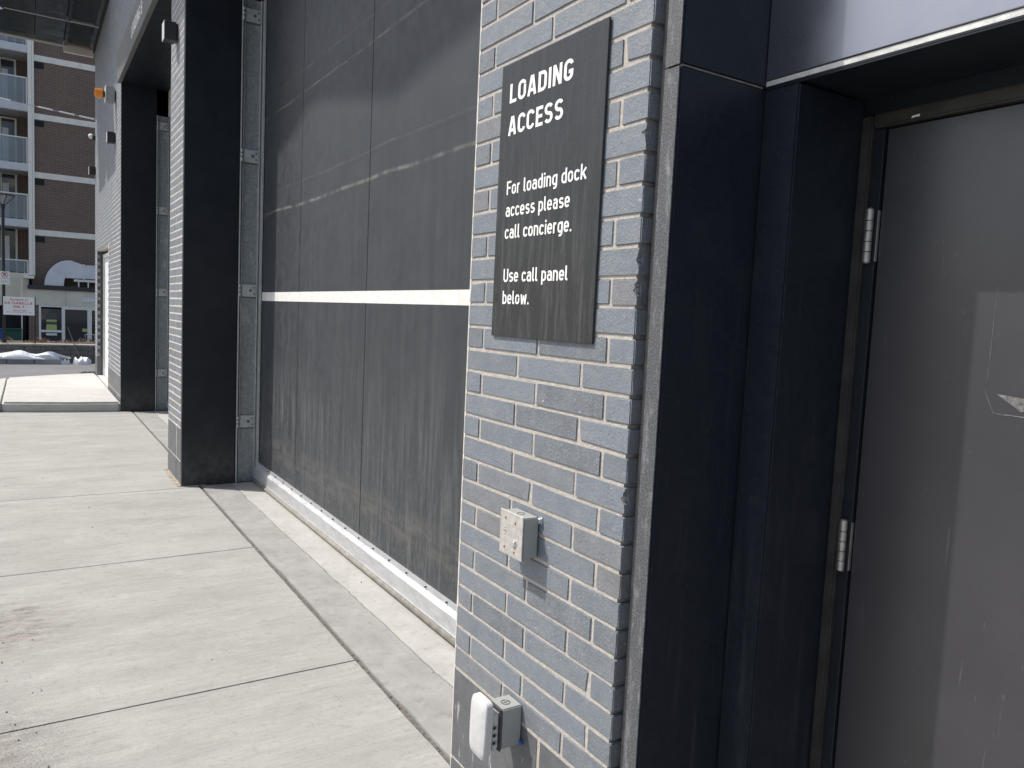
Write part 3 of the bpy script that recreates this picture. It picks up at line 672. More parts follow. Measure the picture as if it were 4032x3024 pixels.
# intercom call box
cb = thing('call_box', (.38, -.03, .975), 'small stainless steel intercom call box with rusty screws on brick', 'intercom')
bd = MB().box(.328, .433, -.052, -.004, .979, 1.088).build('box_body', 'boxgrey', cb, .0025, 2)
fp = MB().box(.3255, .4355, -.0555, -.0522, .975, 1.0925).build('face_plate', 'stainless', cb, .0008)
for (x, z, m) in ((.352, 1.073, 'rust'), (.400, 1.068, 'rust'), (.351, .994, 'rust'), (.399, .990, 'rust')):
    MB().cyl((x, -.0555, z), (0, -.0012, 0), .0036, .003, 12).build('screw', m, fp)
hm = MB().cyl((0, 0, 0), (0, -.0006, 0), .0016, .0016, 8).mesh('speaker_hole'); hm.materials.append(MT['hole'])
for dx, dz in ((0, 0), (0, .0085), (0, -.0085), (-.007, 0), (.007, 0)): place('speaker_hole', hm, (.3525+dx, -.0556, 1.037+dz), fp)
MB().cyl((.399, -.0555, 1.014), (0, -.0035, 0), .0105, .0095, 20).build('button', 'chrome', fp)
MB().cyl((.399, -.0592, 1.014), (0, -.001, 0), .0068, .006, 20).build('button_cap', 'stainless', fp)
MB().cyl((.4395, -.0105, 1.080), (0, .0105, 0), .0075, .0075, 12).build('mounting_bolt', 'chrome', cb, .001)
MB().box(.432, .446, -.004, -.0005, 1.070, 1.090).build('mounting_tab', 'chrome', cb, .001)

# outlet with weather cover
ow = thing('outlet_cover', (.36, -.05, .45), 'light grey weatherproof outlet with bulging cover low on the pier', 'outlet')
MB().box(.326, .394, -.0655, -.001, .447, .559).build('box_body', 'boxgrey', ow, .003, 2)
MB().box(.323, .397, -.0720, -.0656, .444, .562).build('gasket', 'gasket', ow, .002)
cvb = MB().box(.326, .394, -.0980, -.0721, .449, .557).build('cover_base', 'covgrey', ow, .006, 3)
for z in (.515, .494, .473):
    MB().cyl((.3941, -.086, z), (.001, 0, 0), .0075, .0075, 14).build('knockout', 'boxgrey', cvb)
    MB().cyl((.3950, -.0875, z), (.0004, 0, 0), .0045, .0045, 12).build('knockout_slot', 'hole', cvb)
def bulge():
    m = MB(); nx, nz = 12, 16; X0, X1, Z0, Z1 = .3185, .4045, .428, .590
    def inside(u, v):       # superellipse outline
        a = abs(2*u-1); b = abs(2*v-1); return a, b
    ring = []; n = 40
    def outl(t, k):
        c, s_ = math.cos(t), math.sin(t); e = .30
        x = math.copysign(abs(c)**e, c); z = math.copysign(abs(s_)**e, s_)
        taper = 1 - .12*max(0, -z)**2
        return ((X0+X1)/2 + x*(X1-X0)/2*k*taper, (Z0+Z1)/2 + z*(Z1-Z0)/2*k)
    lay_ = [(1.0, -.0985), (1.0, -.112), (.985, -.1165), (.93, -.1195), (.7, -.1225), (.35, -.1240)]
    for k, y in lay_:
        b = len(m.v)
        for i in range(n):
            x, z = outl(2*math.pi*i/n, k); m.v.append((x, y - .003*(1-(z-Z0)/(Z1-Z0)), z))
    c = len(m.v); m.v.append(((X0+X1)/2, -.126, (Z0+Z1)/2))
    for r_ in range(len(lay_)-1):
        for i in range(n): m.f.append((r_*n+i, r_*n+(i+1) % n, (r_+1)*n+(i+1) % n, (r_+1)*n+i))
    for i in range(n): m.f.append(((len(lay_)-1)*n+i, (len(lay_)-1)*n+(i+1) % n, c))
    m.f.append(tuple(reversed(range(n)))); return m
lid = bulge().build('cover_lid', 'covgrey', ow, smooth=True); lid.data.set_sharp_from_angle(angle=math.radians(28))
for rr_ in (.012,):
    MB().tube([(.362+rr_*math.cos(2*math.pi*i/20), -.035+rr_*math.sin(2*math.pi*i/20), .5592) for i in range(21)], .0011, 5).build('knockout_ring', 'gasket', ow)
    MB().box(.352, .372, -.0356, -.0344, .5591, .5596).build('knockout_slot', 'gasket', ow); MB().box(.3614, .3626, -.045, -.025, .5597, .5601).build('knockout_slot', 'gasket', ow)
MB().tube([(.383+.010*math.cos(2*math.pi*i/20), -.028+.010*math.sin(2*math.pi*i/20), 1.0882) for i in range(21)], .0009, 5).build('knockout_ring', 'gasket', bd)
MB().tube([(.392 - .020*math.cos(t), -.1235 + .001*abs(t), .505 + .062*math.sin(t)) for t in [(-1.25+2.5*i/14) for i in range(15)]], .0009, 6).build('raised_arc', 'boxgrey', lid)
MB().cyl((.3990, -.0075, .4555), (0, .007, 0), .007, .007, 10).build('mounting_bolt', 'binb', ow)

# ------------------------------------------------------------------ granite surround, steel door
gs = thing('granite_surround', (.85, .13, 0), 'black granite surround at the right edge of the near brick pier', 'door surround')
MB().box(.7635, .805, .030, .09, 0, 4.2).build('sealant_joint', 'caulk', gs)
for z0, z1 in ((-.02, 2.1325), (2.1355, 4.2)):
    MB().box(.803, .851, .003, .32, z0, z1).build('granite_panel', 'granite', gs, .0035, 2)
    MB().box(.8055, .8472, .0, .0029, z0+.001, z1-.001).build('flamed_face', 'flamed', gs)
MB().box(.806, .8502, .006, .25, 2.1322, 2.1358).build('panel_joint', 'caulk', gs)
MB().box(.8515, .944, .255, .486, -.02, 2.128).build('granite_return', 'granite', gs, .004, 2)
ln = thing('door_lintel', (1.6, .3, 2.13), 'pale reflecting metal panel above the right hand steel door', 'lintel')
MB().box(.852, 3.0, .2555, .30, 2.150, 3.0).build('lintel_panel', 'lintel', ln, .0015)
MB().box(.852, 3.0, .2585, .30, 2.1375, 2.1485).build('drip_strip', 'strip_l', ln)
MB().box(.852, 3.0, .2565, .62, 2.1325, 2.1365).build('lintel_soffit', 'black', ln)
MB().box(.852, 3.0, .2575, .262, 2.1285, 2.1325).build('drip_strip', 'black', ln)
sdr = thing('steel_door', (1.5, .5, 0), 'dark grey painted steel door with scraped paint at the right', 'door')
# hollow metal frame
MB().box(.9445, .972, .476, .56, -.02, 2.092).build('door_frame', 'frame', sdr, .004, 2)
MB().box(.9725, .996, .489, .56, -.02, 2.062).build('door_frame', 'black', sdr, .001)
MB().box(.9725, 2.1, .478, .56, 2.0635, 2.094).build('door_frame', 'frame', sdr, .004, 2)
MB().box(.9445, 3.0, .489, .62, 2.0945, 2.1322).build('transom_panel', 'black', sdr)
MB().box(2.0, 2.05, .47, .56, -.02, 2.092).build('door_frame', 'frame', sdr, .003)
leaf = MB().box(.999, 1.995, .497, .545, .01, 2.0605).build('door_leaf', 'door', sdr, .0015)
# scraped pull plate patch
sp = [(1.262, 1.722), (1.259, 1.52), (1.2575, 1.497), (1.268, 1.475), (1.276, 1.458), (1.30, 1.4555), (1.42, 1.452), (1.42, 1.73)]
MB().tube([(x, .4967, z) for x, z in sp[:6]], .0005, 5).build('scratch_line', 'scar', leaf)
pts = [(1.279, 1.4965), (1.33, 1.492), (1.40, 1.489), (1.40, 1.462), (1.345, 1.472), (1.325, 1.466), (1.312, 1.476), (1.298, 1.484)]
m = MB(); m.v = [(x, .4965, z) for x, z in pts] + [(x, .4972, z) for x, z in pts]; n = len(pts)
m.f = [tuple(range(n)), tuple(reversed(range(n, 2*n)))] + [(i, (i+1) % n, n+(i+1) % n, n+i) for i in range(n)]
m.build('bare_patch', 'scar', leaf)
MB().tube([(1.298, .4967, 1.457), (1.35, .4967, 1.4555), (1.45, .4967, 1.453)], .0011, 5).build('scratch_line', 'scar', leaf)
pchip = MB(); pchip.v = [(1.062, .4775, 2.068), (1.071, .4775, 2.070), (1.080, .4775, 2.069), (1.080, .4775, 2.075), (1.071, .4775, 2.0735), (1.063, .4775, 2.073)]; pchip.f = [(0, 1, 2, 3, 4, 5)]
pchip.build('paint_chip', 'white', sdr)
for zc in (1.825, 1.108, .32):
    hg = MB().box(.9895, .9975, .4895, .4965, zc-.058, zc+.056).build('hinge', 'hinge', sdr)
    for a, h in zip([-.0595, -.036, -.013, .0105, .034], [.0225, .0220, .0225, .0225, .0255]): MB().cyl((.981, .482, zc+a), (0, 0, h), .0088, .0088, 16).build('knuckle', 'hinge', hg, .0008)
    MB().cyl((.981, .482, zc+.0597), (0, 0, .0022), .0082, .006, 16).build('pin_tip', 'hinge', hg); MB().cyl((.981, .482, zc-.0618), (0, 0, .0022), .006, .0082, 16).build('pin_tip', 'hinge', hg)

# ------------------------------------------------------------------ fixtures on the far walls
def wall_light(x, z, label):
    t = thing('wall_light', (x, 0, z), label, 'wall light', 'square wall lights along the dock')
    MB().box(x-.055, x+.055, -.016, -.001, z-.07, z+.07).build('back_plate', 'lampblack', t, .002)
    b = MB().box(x-.065, x+.065, -.112, -.017, z-.078, z+.078).build('lamp_housing', 'lampblack', t, .003)
    MB().box(x-.062, x+.062, -.1148, -.1123, z-.075, z+.075).build('sunlit_face', 'covgrey', t)  # sunlit front of the black housing, its brightness painted as light grey
wall_light(-5.498, 3.95, 'black square wall light high on the narrow sunlit pier')
wall_light(-11.15, 4.005, 'black square wall light on the far brick wall below the amber beacon')
wall_light(-15.10, 4.05, 'black square wall light at the far corner of the brick wall')
bc = thing('amber_beacon', (-11.1, 0, 4.55), 'amber warning beacon on a grey box by the far loading door', 'beacon')
MB().box(-11.19, -11.05, -.014, -.001, 4.55, 4.67).build('bracket', 'lampblack', bc)
MB().box(-11.21, -11.03, -.125, -.015, 4.51, 4.72).build('base_box', 'boxgrey', bc, .006, 2)
MB().box(-11.22, -11.02, -.140, -.1255, 4.50, 4.73).build('box_lid', 'covgrey', bc, .004)
MB().cyl((-11.12, -.141, 4.615), (0, -.03, 0), .045, .045, 16).build('collar', 'lampblack', bc)
bp = MB(); 
for k in range(5): bp.cyl((-11.12, -.172-.02*k, 4.565), (0, -.0185, 0), .070, .068, 20)
MB().cyl((-11.12, -.172, 4.615), (0, -.10, 0), .072, .066, 24).build('amber_lens', 'amber', bc, .008, 2)
cc = thing('security_camera', (-15.15, 0, 4.68), 'small white security camera at the far corner of the brick wall', 'camera')
MB().cyl((-15.15, -.001, 4.69), (0, -.05, 0), .05, .05, 14).build('camera_base', 'lampblack', cc)
MB().cyl((-15.15, -.05, 4.70), (0, -.03, .01), .028, .028, 10).build('camera_arm', 'lampblack', cc)
bm = bmesh.new(); bmesh.ops.create_uvsphere(bm, u_segments=14, v_segments=9, radius=.048); me = bpy.data.meshes.new('camera_dome'); bm.to_mesh(me); bm.free(); me.materials.append(MT['white'])
for p in me.polygons: p.use_smooth = True
place('camera_dome', me, (-15.15, -.075, 4.705), cc)
place('camera_lens', MB().cyl((0, 0, 0), (.0, -.012, -.01), .02, .018, 10).mesh('camera_lens'), (-15.12, -.14, 4.69), cc).data.materials.append(MT['hole'])
rs = thing('signal_light', (-5.86, .3, 1.7), 'small red signal light just behind the narrow brick pier', 'signal light')
MB().box(-5.875, -5.842, .02, .06, 1.66, 1.77).build('signal_housing', 'lampblack', rs, .003)
MB().cyl((-5.868, .0195, 1.715), (0, -.012, 0), .022, .02, 12).build('red_lens', 'redl', rs)

# canopy over the end of the wall
cn = thing('canopy', (-13.7, -.8, 6.35), 'dark panelled metal canopy high over the end of the brick wall', 'canopy')
ys = [-.02, -.10, -.525, -.99, -1.44]
xs = [-15.32, -13.80, -12.25]
for i in range(2):
    x0, x1 = xs[i], xs[i+1]
    MB().box(x0+.012, x1-.012, -.515, -.465, 6.35, 6.42).build('soffit_panel', 'soffit', cn)
    MB().box(x0+.012, x1-.012, -.095, -.03, 6.35, 6.42).build('soffit_panel', 'soffit', cn)
    sl = MB().box(-.003, .003, 0, 0, 0, 0)
    lv = MB().box(x0+.03, x1-.03, -.0045, .0045, 0, .045).mesh('louvre_slat', ((x0+x1)/2, 0, 0)); lv.materials.append(MT['soffit'])
    y = -.458
    while y < -.10:
        place('louvre_slat', lv, ((x0+x1)/2, y, 6.352), cn); y += .0235
    MB().box(x0+.012, x1-.012, -.464, -.096, 6.40, 6.43).build('louvre_backing', 'black', cn)
    MB().box(x0+.012, x1-.012, -.98, -.535, 6.35, 6.42).build('soffit_panel', 'soffit', cn)
MB().prism([(-13.81, -.995), (-15.308, -.995), (-15.308, -1.57), (-14.10, -1.57), (-13.87, -1.435), (-13.81, -1.475)][::-1], 6.35, 6.42).build('soffit_panel', 'soffit', cn)
MB().prism([(-12.26, -.995), (-13.79, -.995), (-13.79, -1.49), (-13.66, -1.57), (-12.26, -1.57)][::-1], 6.35, 6.42).build('soffit_panel', 'soffit', cn)
MB().box(-15.35, -12.2, -1.02, 0.0, 6.431, 6.70).build('canopy_deck', 'fascia', cn)
MB().box(-13.808, -13.792, -1.43, -.03, 6.344, 6.425).build('joint_strip', 'strip_l', cn)
MB().box(-15.36, -15.33, -1.57, -.52, 6.33, 6.70).build('edge_trim', 'caulkl', cn)
MB().box(-15.42, -15.331, -.515, -.02, 6.24, 6.70).build('edge_beam', 'caulkl', cn)
MB().box(-15.3, -12.2, -.0285, -.003, 6.30, 6.42).build('wall_trim', 'black', cn)

# ------------------------------------------------------------------ planter wall and things by the far road
pw = thing('retaining_wall', (-23.6, 0, -.3), 'low grey block retaining wall with pale cap across the road', 'retaining wall')
rr = random.Random(5)
z = -.33
for k in range(4):
    zh = .132; y = -7.0 + (0 if k % 2 else .2)
    while y < 6.5:
        l = rr.choice((.30, .38, .45))
        MB().box(-23.6-.02*k+rr.uniform(-.006, .006), -23.95, y+.004, y+l-.004, z+.002, z+zh-.002).build('block', 'wblock', pw, .006); y += l
    z += zh
y = -7.0
while y < 6.5:
    l = rr.choice((.5, .6)); MB().box(-23.66+.03, -24.02, y+.003, y+l-.003, .199, .246).build('cap_stone', 'cap', pw, .006); y += l
MB().box(-26.0, -23.96, -7, 6.5, -1.2, .215).build('soil_bed', 'soil', pw)
def shrubs():
    m = MB(); r_ = random.Random(8)
    for k in range(46):
        cx, cy = r_.uniform(-25.4, -24.25), r_.uniform(-3.2, 2.0); h = r_.uniform(.07, .16); w_ = r_.uniform(.12, .26)
        for j in range(60):
            a = r_.uniform(0, 6.28); e = r_.uniform(.1, 1); d = Vector((math.cos(a)*e*w_, math.sin(a)*e*w_, (1-e*e*.7)*h*r_.uniform(.6, 1.25)))
            p = Vector((cx, cy, .215)) + d; s_ = r_.uniform(.012, .028); t = Vector((r_.uniform(-1, 1), r_.uniform(-1, 1), r_.uniform(-.6, .6)))*s_; q = Vector((r_.uniform(-1, 1), r_.uniform(-1, 1), r_.uniform(-.6, 1)))*s_
            b = len(m.v); m.v += [tuple(p-t), tuple(p+q), tuple(p+t), tuple(p-q)]; m.f.append((b, b+1, b+2, b+3))
    return m
tag(shrubs().build('ground_cover', 'shrub', org=(-24.8, 0, .2)), 'low brown dried shrubs filling the planter behind the block wall', 'shrubs', None, 'stuff')

# lamp post
lp = thing('street_lamp', (-23.95, -1.69, .22), 'black street lamp with flared glass lantern by the left edge', 'street lamp')
MB().cyl((-23.95, -1.69, .216), (0, 0, 3.84), .042, .040, 14).build('pole', 'lampblack', lp)
MB().cyl((-23.95, -1.69, .216), (0, 0, .12), .075, .05, 14).build('pole_base', 'lampblack', lp)
MB().cyl((-23.95, -1.69, 3.98), (0, 0, .12), .055, .06, 14).build('collar', 'lampblack', lp)
MB().cyl((-23.95, -1.69, 4.10), (0, 0, .235), .055, .275, 20).build('glass_lantern', 'rail', lp)
for k in range(5):
    a = math.radians(20+72*k); MB().tube([(-23.95+.06*math.cos(a), -1.69+.06*math.sin(a), 4.09), (-23.95+.285*math.cos(a), -1.69+.285*math.sin(a), 4.34)], .008, 6).build('lantern_rib', 'lampblack', lp)
MB().cyl((-23.95, -1.69, 4.338), (0, 0, .03), .295, .285, 24).build('lamp_cap', 'lampblack', lp)
np_ = thing('no_parking_sign', (-23.88, -1.66, 1.9), 'white no parking sign fixed to the black lamp post', 'sign')
MB().box(-23.90, -23.893, -1.77, -1.55, 1.885, 2.25).build('plate', 'white', np_, .001)
bm_ = MB(); ring = [( -23.8915, -1.66+.075*math.cos(2*math.pi*i/24), 2.155+.075*math.sin(2*math.pi*i/24)) for i in range(25)]
bm_.tube(ring, .008, 5).build('red_ring', 'redp', np_)
MB().tube([(-23.889, -1.71, 2.205), (-23.889, -1.61, 2.105)], .007, 5).build('red_slash', 'redp', np_)
text('P', -1.69, -1.635, 2.115, .085, -23.8925, 'blackp', np_, .2, .1, 'y')
text('NO PARKING', -1.755, -1.565, 2.03, .024, -23.8925, 'greyp', np_, .2, .12, 'y')
for j in range(3): MB().box(-23.8926, -23.892, -1.75, -1.575, 1.985-.03*j, 1.995-.03*j).build('print_line', 'greyp', np_)
rsn = thing('residents_sign', (-23.75, -1.33, .22), 'white Residents of 66 ISABELLA ONLY sign with red letters on posts', 'sign')
MB().box(-23.72, -23.712, -1.700, -.957, 1.045, 1.553).build('plate', 'white', rsn, .001)
for yy in (-.945, -1.712): MB().box(-23.745, -23.7205, yy-.014, yy+.014, .21, 1.57).build('post', 'lampblack', rsn)
FX = -23.7115
text('Residents of', -1.53, -1.13, 1.445, .055, FX, 'redp', rsn, .16, .13, 'y')
text('66 ISABELLA', -1.665, -1.01, 1.345, .066, FX, 'redp', rsn, .18, .2, 'y')
text('ONLY', -1.46, -1.20, 1.245, .066, FX, 'redp', rsn, .18, .2, 'y')
text('TRESPASSERS', -1.48, -1.15, 1.155, .035, FX, 'redp', rsn, .16, .2, 'y')
text('WILL BE PROSECUTED', -1.62, -1.03, 1.105, .035, FX, 'greyp', rsn, .16, .2, 'y')

# plastic wrapped lumber, bag, stick
def lump(name, mat, cx, cy, z0, lx, ly, h, seed, parent=None, nu=36, nv=14, boxy=.5):
    r_ = random.Random(seed); m = MB(); ph = [r_.uniform(0, 6.28) for _ in range(8)]
    for j in range(nv+1):
        for i in range(nu):
            a = 2*math.pi*i/nu; e = j/nv; rad = math.cos(e*math.pi/2)**.45
            w1 = 1+.10*math.sin(3*a+ph[0]+2*e)+.08*math.sin(7*a+ph[1]+5*e)+.05*math.sin(13*a+ph[2]+9*e)
            c_, s_ = math.cos(a), math.sin(a)
            x = math.copysign(abs(c_)**boxy, c_)*lx*rad*w1; y = math.copysign(abs(s_)**boxy, s_)*ly*rad*w1
            zz = h*math.sin(e*math.pi/2)*(1+.22*math.sin(5*y/ly*2+ph[3])+.14*math.sin(9*y/ly+ph[4]))
            m.v.append((cx+x, cy+y, z0+max(0, zz)))
    for j in range(nv):
        for i in range(nu): m.f.append((j*nu+i, j*nu+(i+1) % nu, (j+1)*nu+(i+1) % nu, (j+1)*nu+i))
    return m
lum = thing('wrapped_lumber', (-23.0, -1.4, -.3), 'stack of lumber under crumpled white plastic sheet beside the road', 'lumber stack')
for j, (a, b) in enumerate(((-2.55, -1.62), (-1.60, -.99), (-.97, -.36))): MB().box(-23.25, -22.85, a, b, -.285, -.125).build('board_stack', 'lumber', lum, .01)
lump('plastic_sheet', 'plastic', -23.05, -1.42, -.135, .26, 1.14, .17, 4, None, 70, 16, .6).build('plastic_sheet', 'plastic', lum, smooth=True)
lump('loose_end', 'plastic', -23.05, -.27, -.29, .16, .14, .13, 9, None, 30, 10, .7).build('loose_end', 'plastic', lum, smooth=True)
lump('plastic_bag', 'plastic', -23.05, .185, -.29, .2, .23, .185, 21, None, 34, 12, .8).build('plastic_bag', 'plastic', org=(-23.05, .185, -.29), smooth=True)
pb = bpy.data.objects['plastic_bag']; tag(pb, 'crumpled white plastic bag lying on the road near the brick corner', 'plastic bag')
stk = MB().tube([(-23.0, .16, -.15), (-23.6, .02, .25), (-24.3, -.12, .72)], .012, 6).build('stick', 'twig', org=(-23.0, .16, -.15))
tag(stk, 'thin dark stick leaning on the retaining wall', 'stick')

# ------------------------------------------------------------------ far apartment building
XB = -38.0
ap = thing('apartment_building', (XB, 2, -1.28), 'brown brick apartment building with white bands and glazed balconies', 'building')
MB().box(XB-12, XB, -.95, 14, -1.28, 22).build('brick_wall', 'bbrick', ap)
MB().box(XB-12, XB-1.45, -14, -.951, -1.28, 22).build('brick_wall', 'bbrick', ap)
bands = [1.86, 4.37, 6.84, 9.33, 11.78, 14.3]
for z in bands[1:]:
    MB().box(XB-.02, XB+.03, -.85, 14, z-.12, z+.13).build('floor_band', 'band', ap)
    MB().box(XB-.005, XB+.012, -.90, -.46, z-.42, z-.16).build('vent_grille', 'dark', ap)
MB().box(XB-.02, XB+.07, -1.06, -.90, 2.5, 22).build('corner_post', 'wht_alu', ap, .01)
MB().cyl((XB+.12, -.86, 2.5), (0, 0, 19), .035, .035, 8).build('downspout', 'wht_alu', ap)
bands_b = [2.55, 4.86, 7.26, 9.78, 12.22, 14.7]       # balcony slab tops
for k, z in enumerate(bands_b):
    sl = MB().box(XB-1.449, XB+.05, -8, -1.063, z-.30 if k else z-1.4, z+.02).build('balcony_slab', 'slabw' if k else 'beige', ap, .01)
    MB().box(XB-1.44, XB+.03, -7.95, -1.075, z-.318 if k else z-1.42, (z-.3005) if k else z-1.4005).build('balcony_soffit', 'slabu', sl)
    rz0, rz1 = z+.06, z+1.08
    if k == 0: rz1 = z+.55
    MB().box(XB-.012, XB-.004, -8, -1.12, rz0, rz1).build('railing_glass', 'rail', ap)
    MB().box(XB-.03, XB+.015, -8, -1.08, rz1+.001, rz1+.045).build('railing_rail', 'wht_alu', ap)
    for yy in (-1.10, -1.22, -2.6, -4.0): MB().box(XB-.028, XB-.0125, yy-.02, yy+.02, z+.02, rz1).build('railing_post', 'wht_alu', ap)
    # sliding door in the back wall of the balcony
    wx = XB-1.449; zt = z+2.12; 
    if k == 5: continue
    for (a, b, c, d) in ((-1.56, -1.48, z, zt), (-2.10, -2.05, z, zt-.0), (-3.6, -3.52, z, zt), (-3.52, -1.56, zt-.08, zt)): MB().box(wx, wx+.05 if a != -2.10 else wx+.04, a, b, c+.025, d-(.001 if a != -3.52 else 0)).build('window_frame', 'wht_alu', ap)
    for a, b in ((-3.515, -2.105), (-2.045, -1.565)):
        pn = MB().box(wx+.001, wx+.02, a, b, z+.03, zt-.085).build('window_pane', 'glass', ap)
        MB().box(wx+.0205, wx+.026, a+.02, b-(.03 if b < -2 else .22), z+.05, zt-.45).build('curtain', 'curtain', pn)
# low lobby in front
XL = -37.0
lo = thing('entrance_lobby', (XL, 1, -1.28), 'low beige entrance lobby with glass doors under dark flat roof', 'lobby')
def Lz(z): return 1.6024 + (z-1.6024)*(XL-CAM.x)/(XB-CAM.x)
def Ly(y): return CAM.y + (y-CAM.y)*(XL-CAM.x)/(XB-CAM.x)
rt_, rb_ = Lz(2.08), Lz(1.90)
MB().box(XL-1.0, XL+.12, Ly(-1.12), 9, rb_, rt_).build('roof_edge', 'fascia', lo)
MB().box(XL-.98, XL+.03, Ly(-1.10), 8.9, Lz(1.22), rb_-.001).build('fascia_panel', 'beige', lo)
for yy in (.3, 1.5, 2.7): MB().box(XL+.031, XL+.034, yy-.006, yy+.006, Lz(1.22), rb_-.002).build('panel_joint', 'caulk', lo)
MB().box(XL-.6, XL+.02, Ly(-1.08), Ly(-.70), -1.28, Lz(1.22)-.001).build('brick_pier', 'bbrick', lo)
MB().box(XL-.98, XL-.9, Ly(-.70), 8.9, -1.28, Lz(1.22)-.001).build('back_wall', 'lobby', lo)
MB().box(XL-.9, XL+.0, Ly(-.7), 8.9, -1.29, -1.26).build('lobby_floor', 'lobby', lo)
MB().box(XL+.0, XL+.06, Ly(1.0), Ly(1.75), Lz(1.42), Lz(1.60)).build('wall_sign', 'white', lo, .004)
fr = [(-.70, -.62), (.17, .30), (1.18, 1.36), (2.35, 2.5)]
for a, b in fr: MB().box(XL-.05, XL+.02, Ly(a), Ly(b), -1.28, Lz(1.215)).build('door_frame', 'wht_alu', lo)
for a, b, z0, z1 in ((-.62, .17, 1.14, 1.215), (.30, 1.18, 1.06, 1.215), (1.36, 2.35, 1.06, 1.215), (-.62, .17, .02, .12)): MB().box(XL-.05, XL+.018, Ly(a)+.001, Ly(b)-.001, Lz(z0), Lz(z1)).build('door_frame', 'wht_alu', lo)
for a, b in ((-.62, .17), (.30, 1.18), (1.36, 2.35)): MB().box(XL-.02, XL-.012, Ly(a)+.002, Ly(b)-.002, -1.2, Lz(1.06)-.002).build('glass_pane', 'glass', lo)
MB().box(XL-.0115, XL-.009, Ly(-.42), Ly(-.02), Lz(.12), Lz(.9)).build('notice', 'lobby', lo)
MB().box(XL-.0085, XL-.006, Ly(-.42), Ly(-.02), Lz(.49), Lz(.58)).build('notice', 'lime', lo)
MB().box(XL-.0085, XL-.006, Ly(-.42), Ly(-.02), Lz(.13), Lz(.36)).build('notice', 'lime', lo)
MB().box(XL-.0085, XL-.006, Ly(-.43), Ly(-.01), Lz(-.12), Lz(-.02)).build('notice', 'white', lo)
MB().box(XL-.0115, XL-.006, Ly(.98), Ly(1.17), Lz(.08), Lz(.22)).build('notice', 'lime', lo)
for yc, sgn in ((1.20, -1), (1.34, 1)):
    y0 = Ly(yc); y1 = y0 + sgn*.11
    MB().tube([(XL+.02, y0, Lz(-.03)), (XL+.08, y0+sgn*.02, Lz(-.03)), (XL+.09, y1, Lz(-.05)), (XL+.09, y1, Lz(-.34)), (XL+.08, y0+sgn*.02, Lz(-.36)), (XL+.02, y0, Lz(-.36))], .018, 8).build('door_handle', 'white', lo)
# rooftop duct
dk = thing('roof_duct', (XL-.5, .5, 2.1), 'big curved silver ventilation duct on the lobby roof', 'duct')
def duct():
    m = MB(); n = 12; secs = []
    y0, y1, zt = Ly(-.48), Ly(.50), Lz(3.26); zb = rt_+.02
    for i in range(n+1):
        a = math.pi - i/n*math.pi/2*1.02
        yo = y1 + (y1-y0)*math.cos(a)*1.0; zo = zb + (zt-zb)*math.sin(a)
        yi = Ly(.26) + (Ly(.5)-Ly(.26))*(1+math.cos(a)); zi = zb + (Lz(2.47)-zb)*min(1, 1.6*math.sin(a))
        secs.append((yo, zo, yi, zi))
    secs.append((Ly(1.05), Lz(3.09), Ly(1.05), Lz(2.47))); secs.append((Ly(3.2), Lz(3.13), Ly(3.2), Lz(2.52)))
    for (yo, zo, yi, zi) in secs: m.v += [(XL-.75, yo, zo), (XL-.1, yo, zo), (XL-.1, yi, zi), (XL-.75, yi, zi)]
    for k in range(len(secs)-1):
        for i in range(4): m.f.append((4*k+i, 4*k+(i+1) % 4, 4*k+4+(i+1) % 4, 4*k+4+i))
    m.f += [(3, 2, 1, 0), tuple(4*(len(secs)-1)+i for i in range(4))]; return m
duct().build('duct_body', 'duct', dk)
MB().box(XL-.78, XL-.07, Ly(1.03), Ly(1.09), Lz(2.44), Lz(3.13)).build('duct_flange', 'duct', dk)
MB().box(XL-.7, XL-.12, Ly(.66), Ly(3.2), Lz(2.33), Lz(2.43)).build('support_rail', 'wht_alu', dk)
for yy in (.82, 1.2, 2.0): MB().box(XL-.2, XL-.14, Ly(yy), Ly(yy)+.05, rt_, Lz(2.33)-.001).build('support_leg', 'wht_alu', dk)
MB().box(XB-.5, XL-.02, Ly(-1.25), Ly(-.86), Lz(2.36), Lz(2.48)).build('beam', 'wht_alu', ap)
MB().box(XL-.3, XL-.25, Ly(-1.36), Ly(-1.31), -1.28, Lz(2.36)).build('gate_post', 'wht_alu', ap)
# bins to the left of the lobby
def bin_(y0, y1, z1, mat, lab):
    t = thing('waste_bin', (XL, (y0+y1)/2, -1.28), lab, 'bin')
    m = MB(); pr_ = [(XL-.35, -1.15), (XL+.0, -1.15), (XL+.05, z1-.07), (XL-.4, z1-.07)]
    m.sweep([(p, q) for p, q in pr_], y0, y1, 'y').build('bin_body', mat, t, .02)
    MB().box(XL-.43, XL+.08, y0-.02, y1+.02, z1-.07, z1).build('bin_lid', mat, t, .02)
    for yy in (y0+.06, y1-.12): MB().cyl((XL-.3, yy, -1.18), (0, .06, 0), .1, .1, 14).build('wheel', 'lampblack', t)
bin_(Ly(-1.95), Ly(-1.36), Lz(.14), 'bing', 'green wheeled bin seen below the residents sign'); bin_(Ly(-2.62), Ly(-2.02), Lz(.12), 'binb', 'blue wheeled bin at the left edge behind the lamp post')
MB().box(XB-1.4, XB-.2, -8, Ly(-1.12)-.05, -1.27, 1.12).build('dark_recess', 'dark', ap)
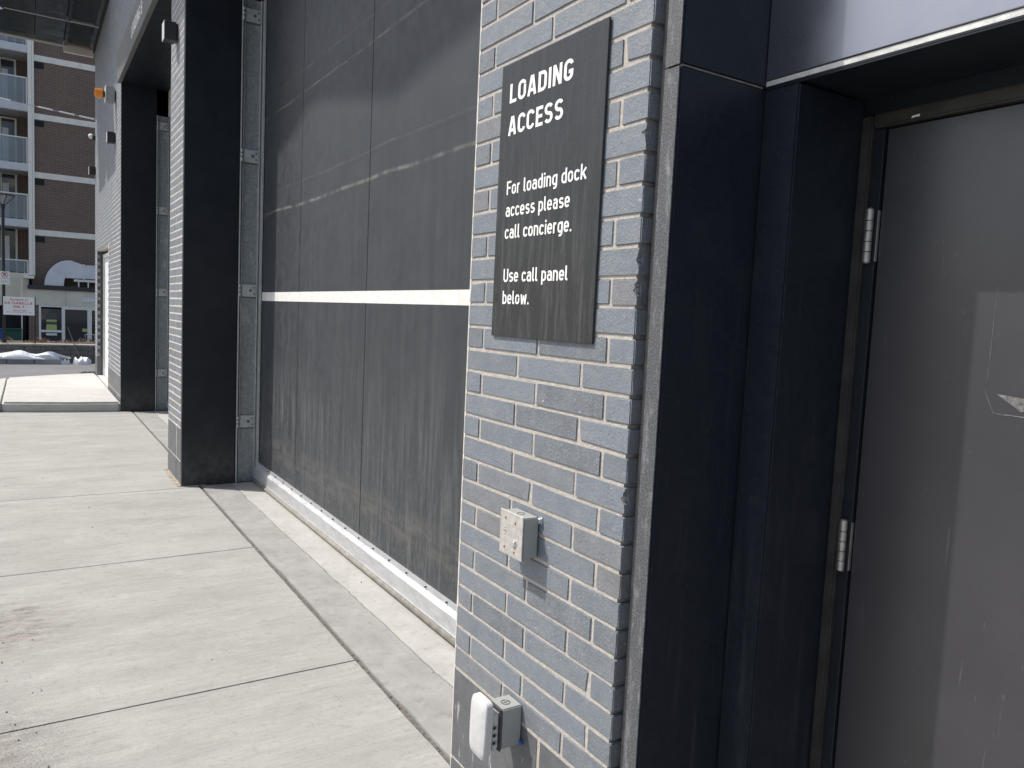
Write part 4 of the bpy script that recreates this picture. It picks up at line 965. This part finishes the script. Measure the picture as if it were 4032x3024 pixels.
# overhead cable with pale sleeves
pc = [Vector((-25, -9 + 14*i/40, 7.29 - .029*(14*i/40) - .0)) for i in range(41)]
cbx = thing('overhead_cable', (-25, -2, 7.1), 'thin overhead cable with pale sleeves in front of the brown building', 'cable')
def cp(y): return Vector((-25, y, 7.105 - (y+.829)*.076 + .012*(y-.0)*(y+.0)*.1))
MB().tube([cp(-9+12*i/40) for i in range(41)], .010, 6).build('wire', 'greyp', cbx)
for a, b in ((-3.4, -.95 - .55), (-.83, -.46), (-.30, .10), (.22, .62), (.75, 1.2)): MB().tube([cp(a+(b-a)*i/6) for i in range(7)], .022, 8).build('sleeve', 'white', cbx)
# grass wedge by the corner of the wall
gm = MB(); rq = random.Random(2)
for k in range(900):
    x = rq.uniform(-15.9, -15.13); y = rq.uniform(-.22, .1)
    h = rq.uniform(.02, .07); a = rq.uniform(0, 6.28); dx, dy = math.cos(a)*.012, math.sin(a)*.012; b = len(gm.v)
    z = -.03+ (.0 if x > -15.2 else 0); gm.v += [(x-dx, y-dy, z), (x+dx, y+dy, z), (x+rq.uniform(-.03, .03), y+rq.uniform(-.03, .03), z+h+.1)]; gm.f.append((b, b+1, b+2))
tag(gm.build('grass', 'grass', org=(-15.6, -.1, 0)), 'small tuft of green grass at the far corner of the wall', 'grass', None, 'stuff')
# loose grit on the apron
dm = MB(); rq = random.Random(4)
for k in range(430):
    if k < 240: x, y = rq.gauss(-1.15, .65), -1.35 + abs(rq.gauss(0, .16)) - .1
    elif k < 340: x, y = rq.uniform(-5, .2), .148 + rq.gauss(0, .006)
    else: x, y = rq.uniform(-9, .5), rq.uniform(-2.5, .6)
    s_ = (.0016 + .0050*rq.random()**2.2)*(1.1 if k > 340 else 1); b = len(dm.v); z = -.009 if 240 <= k < 340 else .0
    if 240 <= k < 340: s_ *= 1.1
    dm.v += [(x-s_, y, z+s_*.4), (x+s_*rq.uniform(.6, 1), y-s_*.5, z+s_*.4), (x+s_*.4, y+s_, z+s_*.4), (x, y, z+s_*1.3), (x, y, z)]
    dm.f += [(b, b+1, b+3), (b+1, b+2, b+3), (b+2, b, b+3), (b+1, b, b+4), (b+2, b+1, b+4), (b, b+2, b+4)]
tag(dm.build('grit', 'stone', org=(-1, -1, 0)), 'loose dark grit scattered over the pale concrete', 'grit', None, 'stuff')
# dirt ramp at the foot of the far pier
dr = MB(); rq = random.Random(6)
path = [(-5.835 + .77*i/24) for i in range(25)]
for i, x in enumerate(path):
    w_ = rq.uniform(.015, .05); dr.v += [(x, -w_, .0012), (x, -.0015, .008+rq.uniform(0, .012))]
dr.f = [(2*i, 2*i+1, 2*i+3, 2*i+2) for i in range(len(path)-1)]
dr.build('dirt_wedge', 'sand', far)
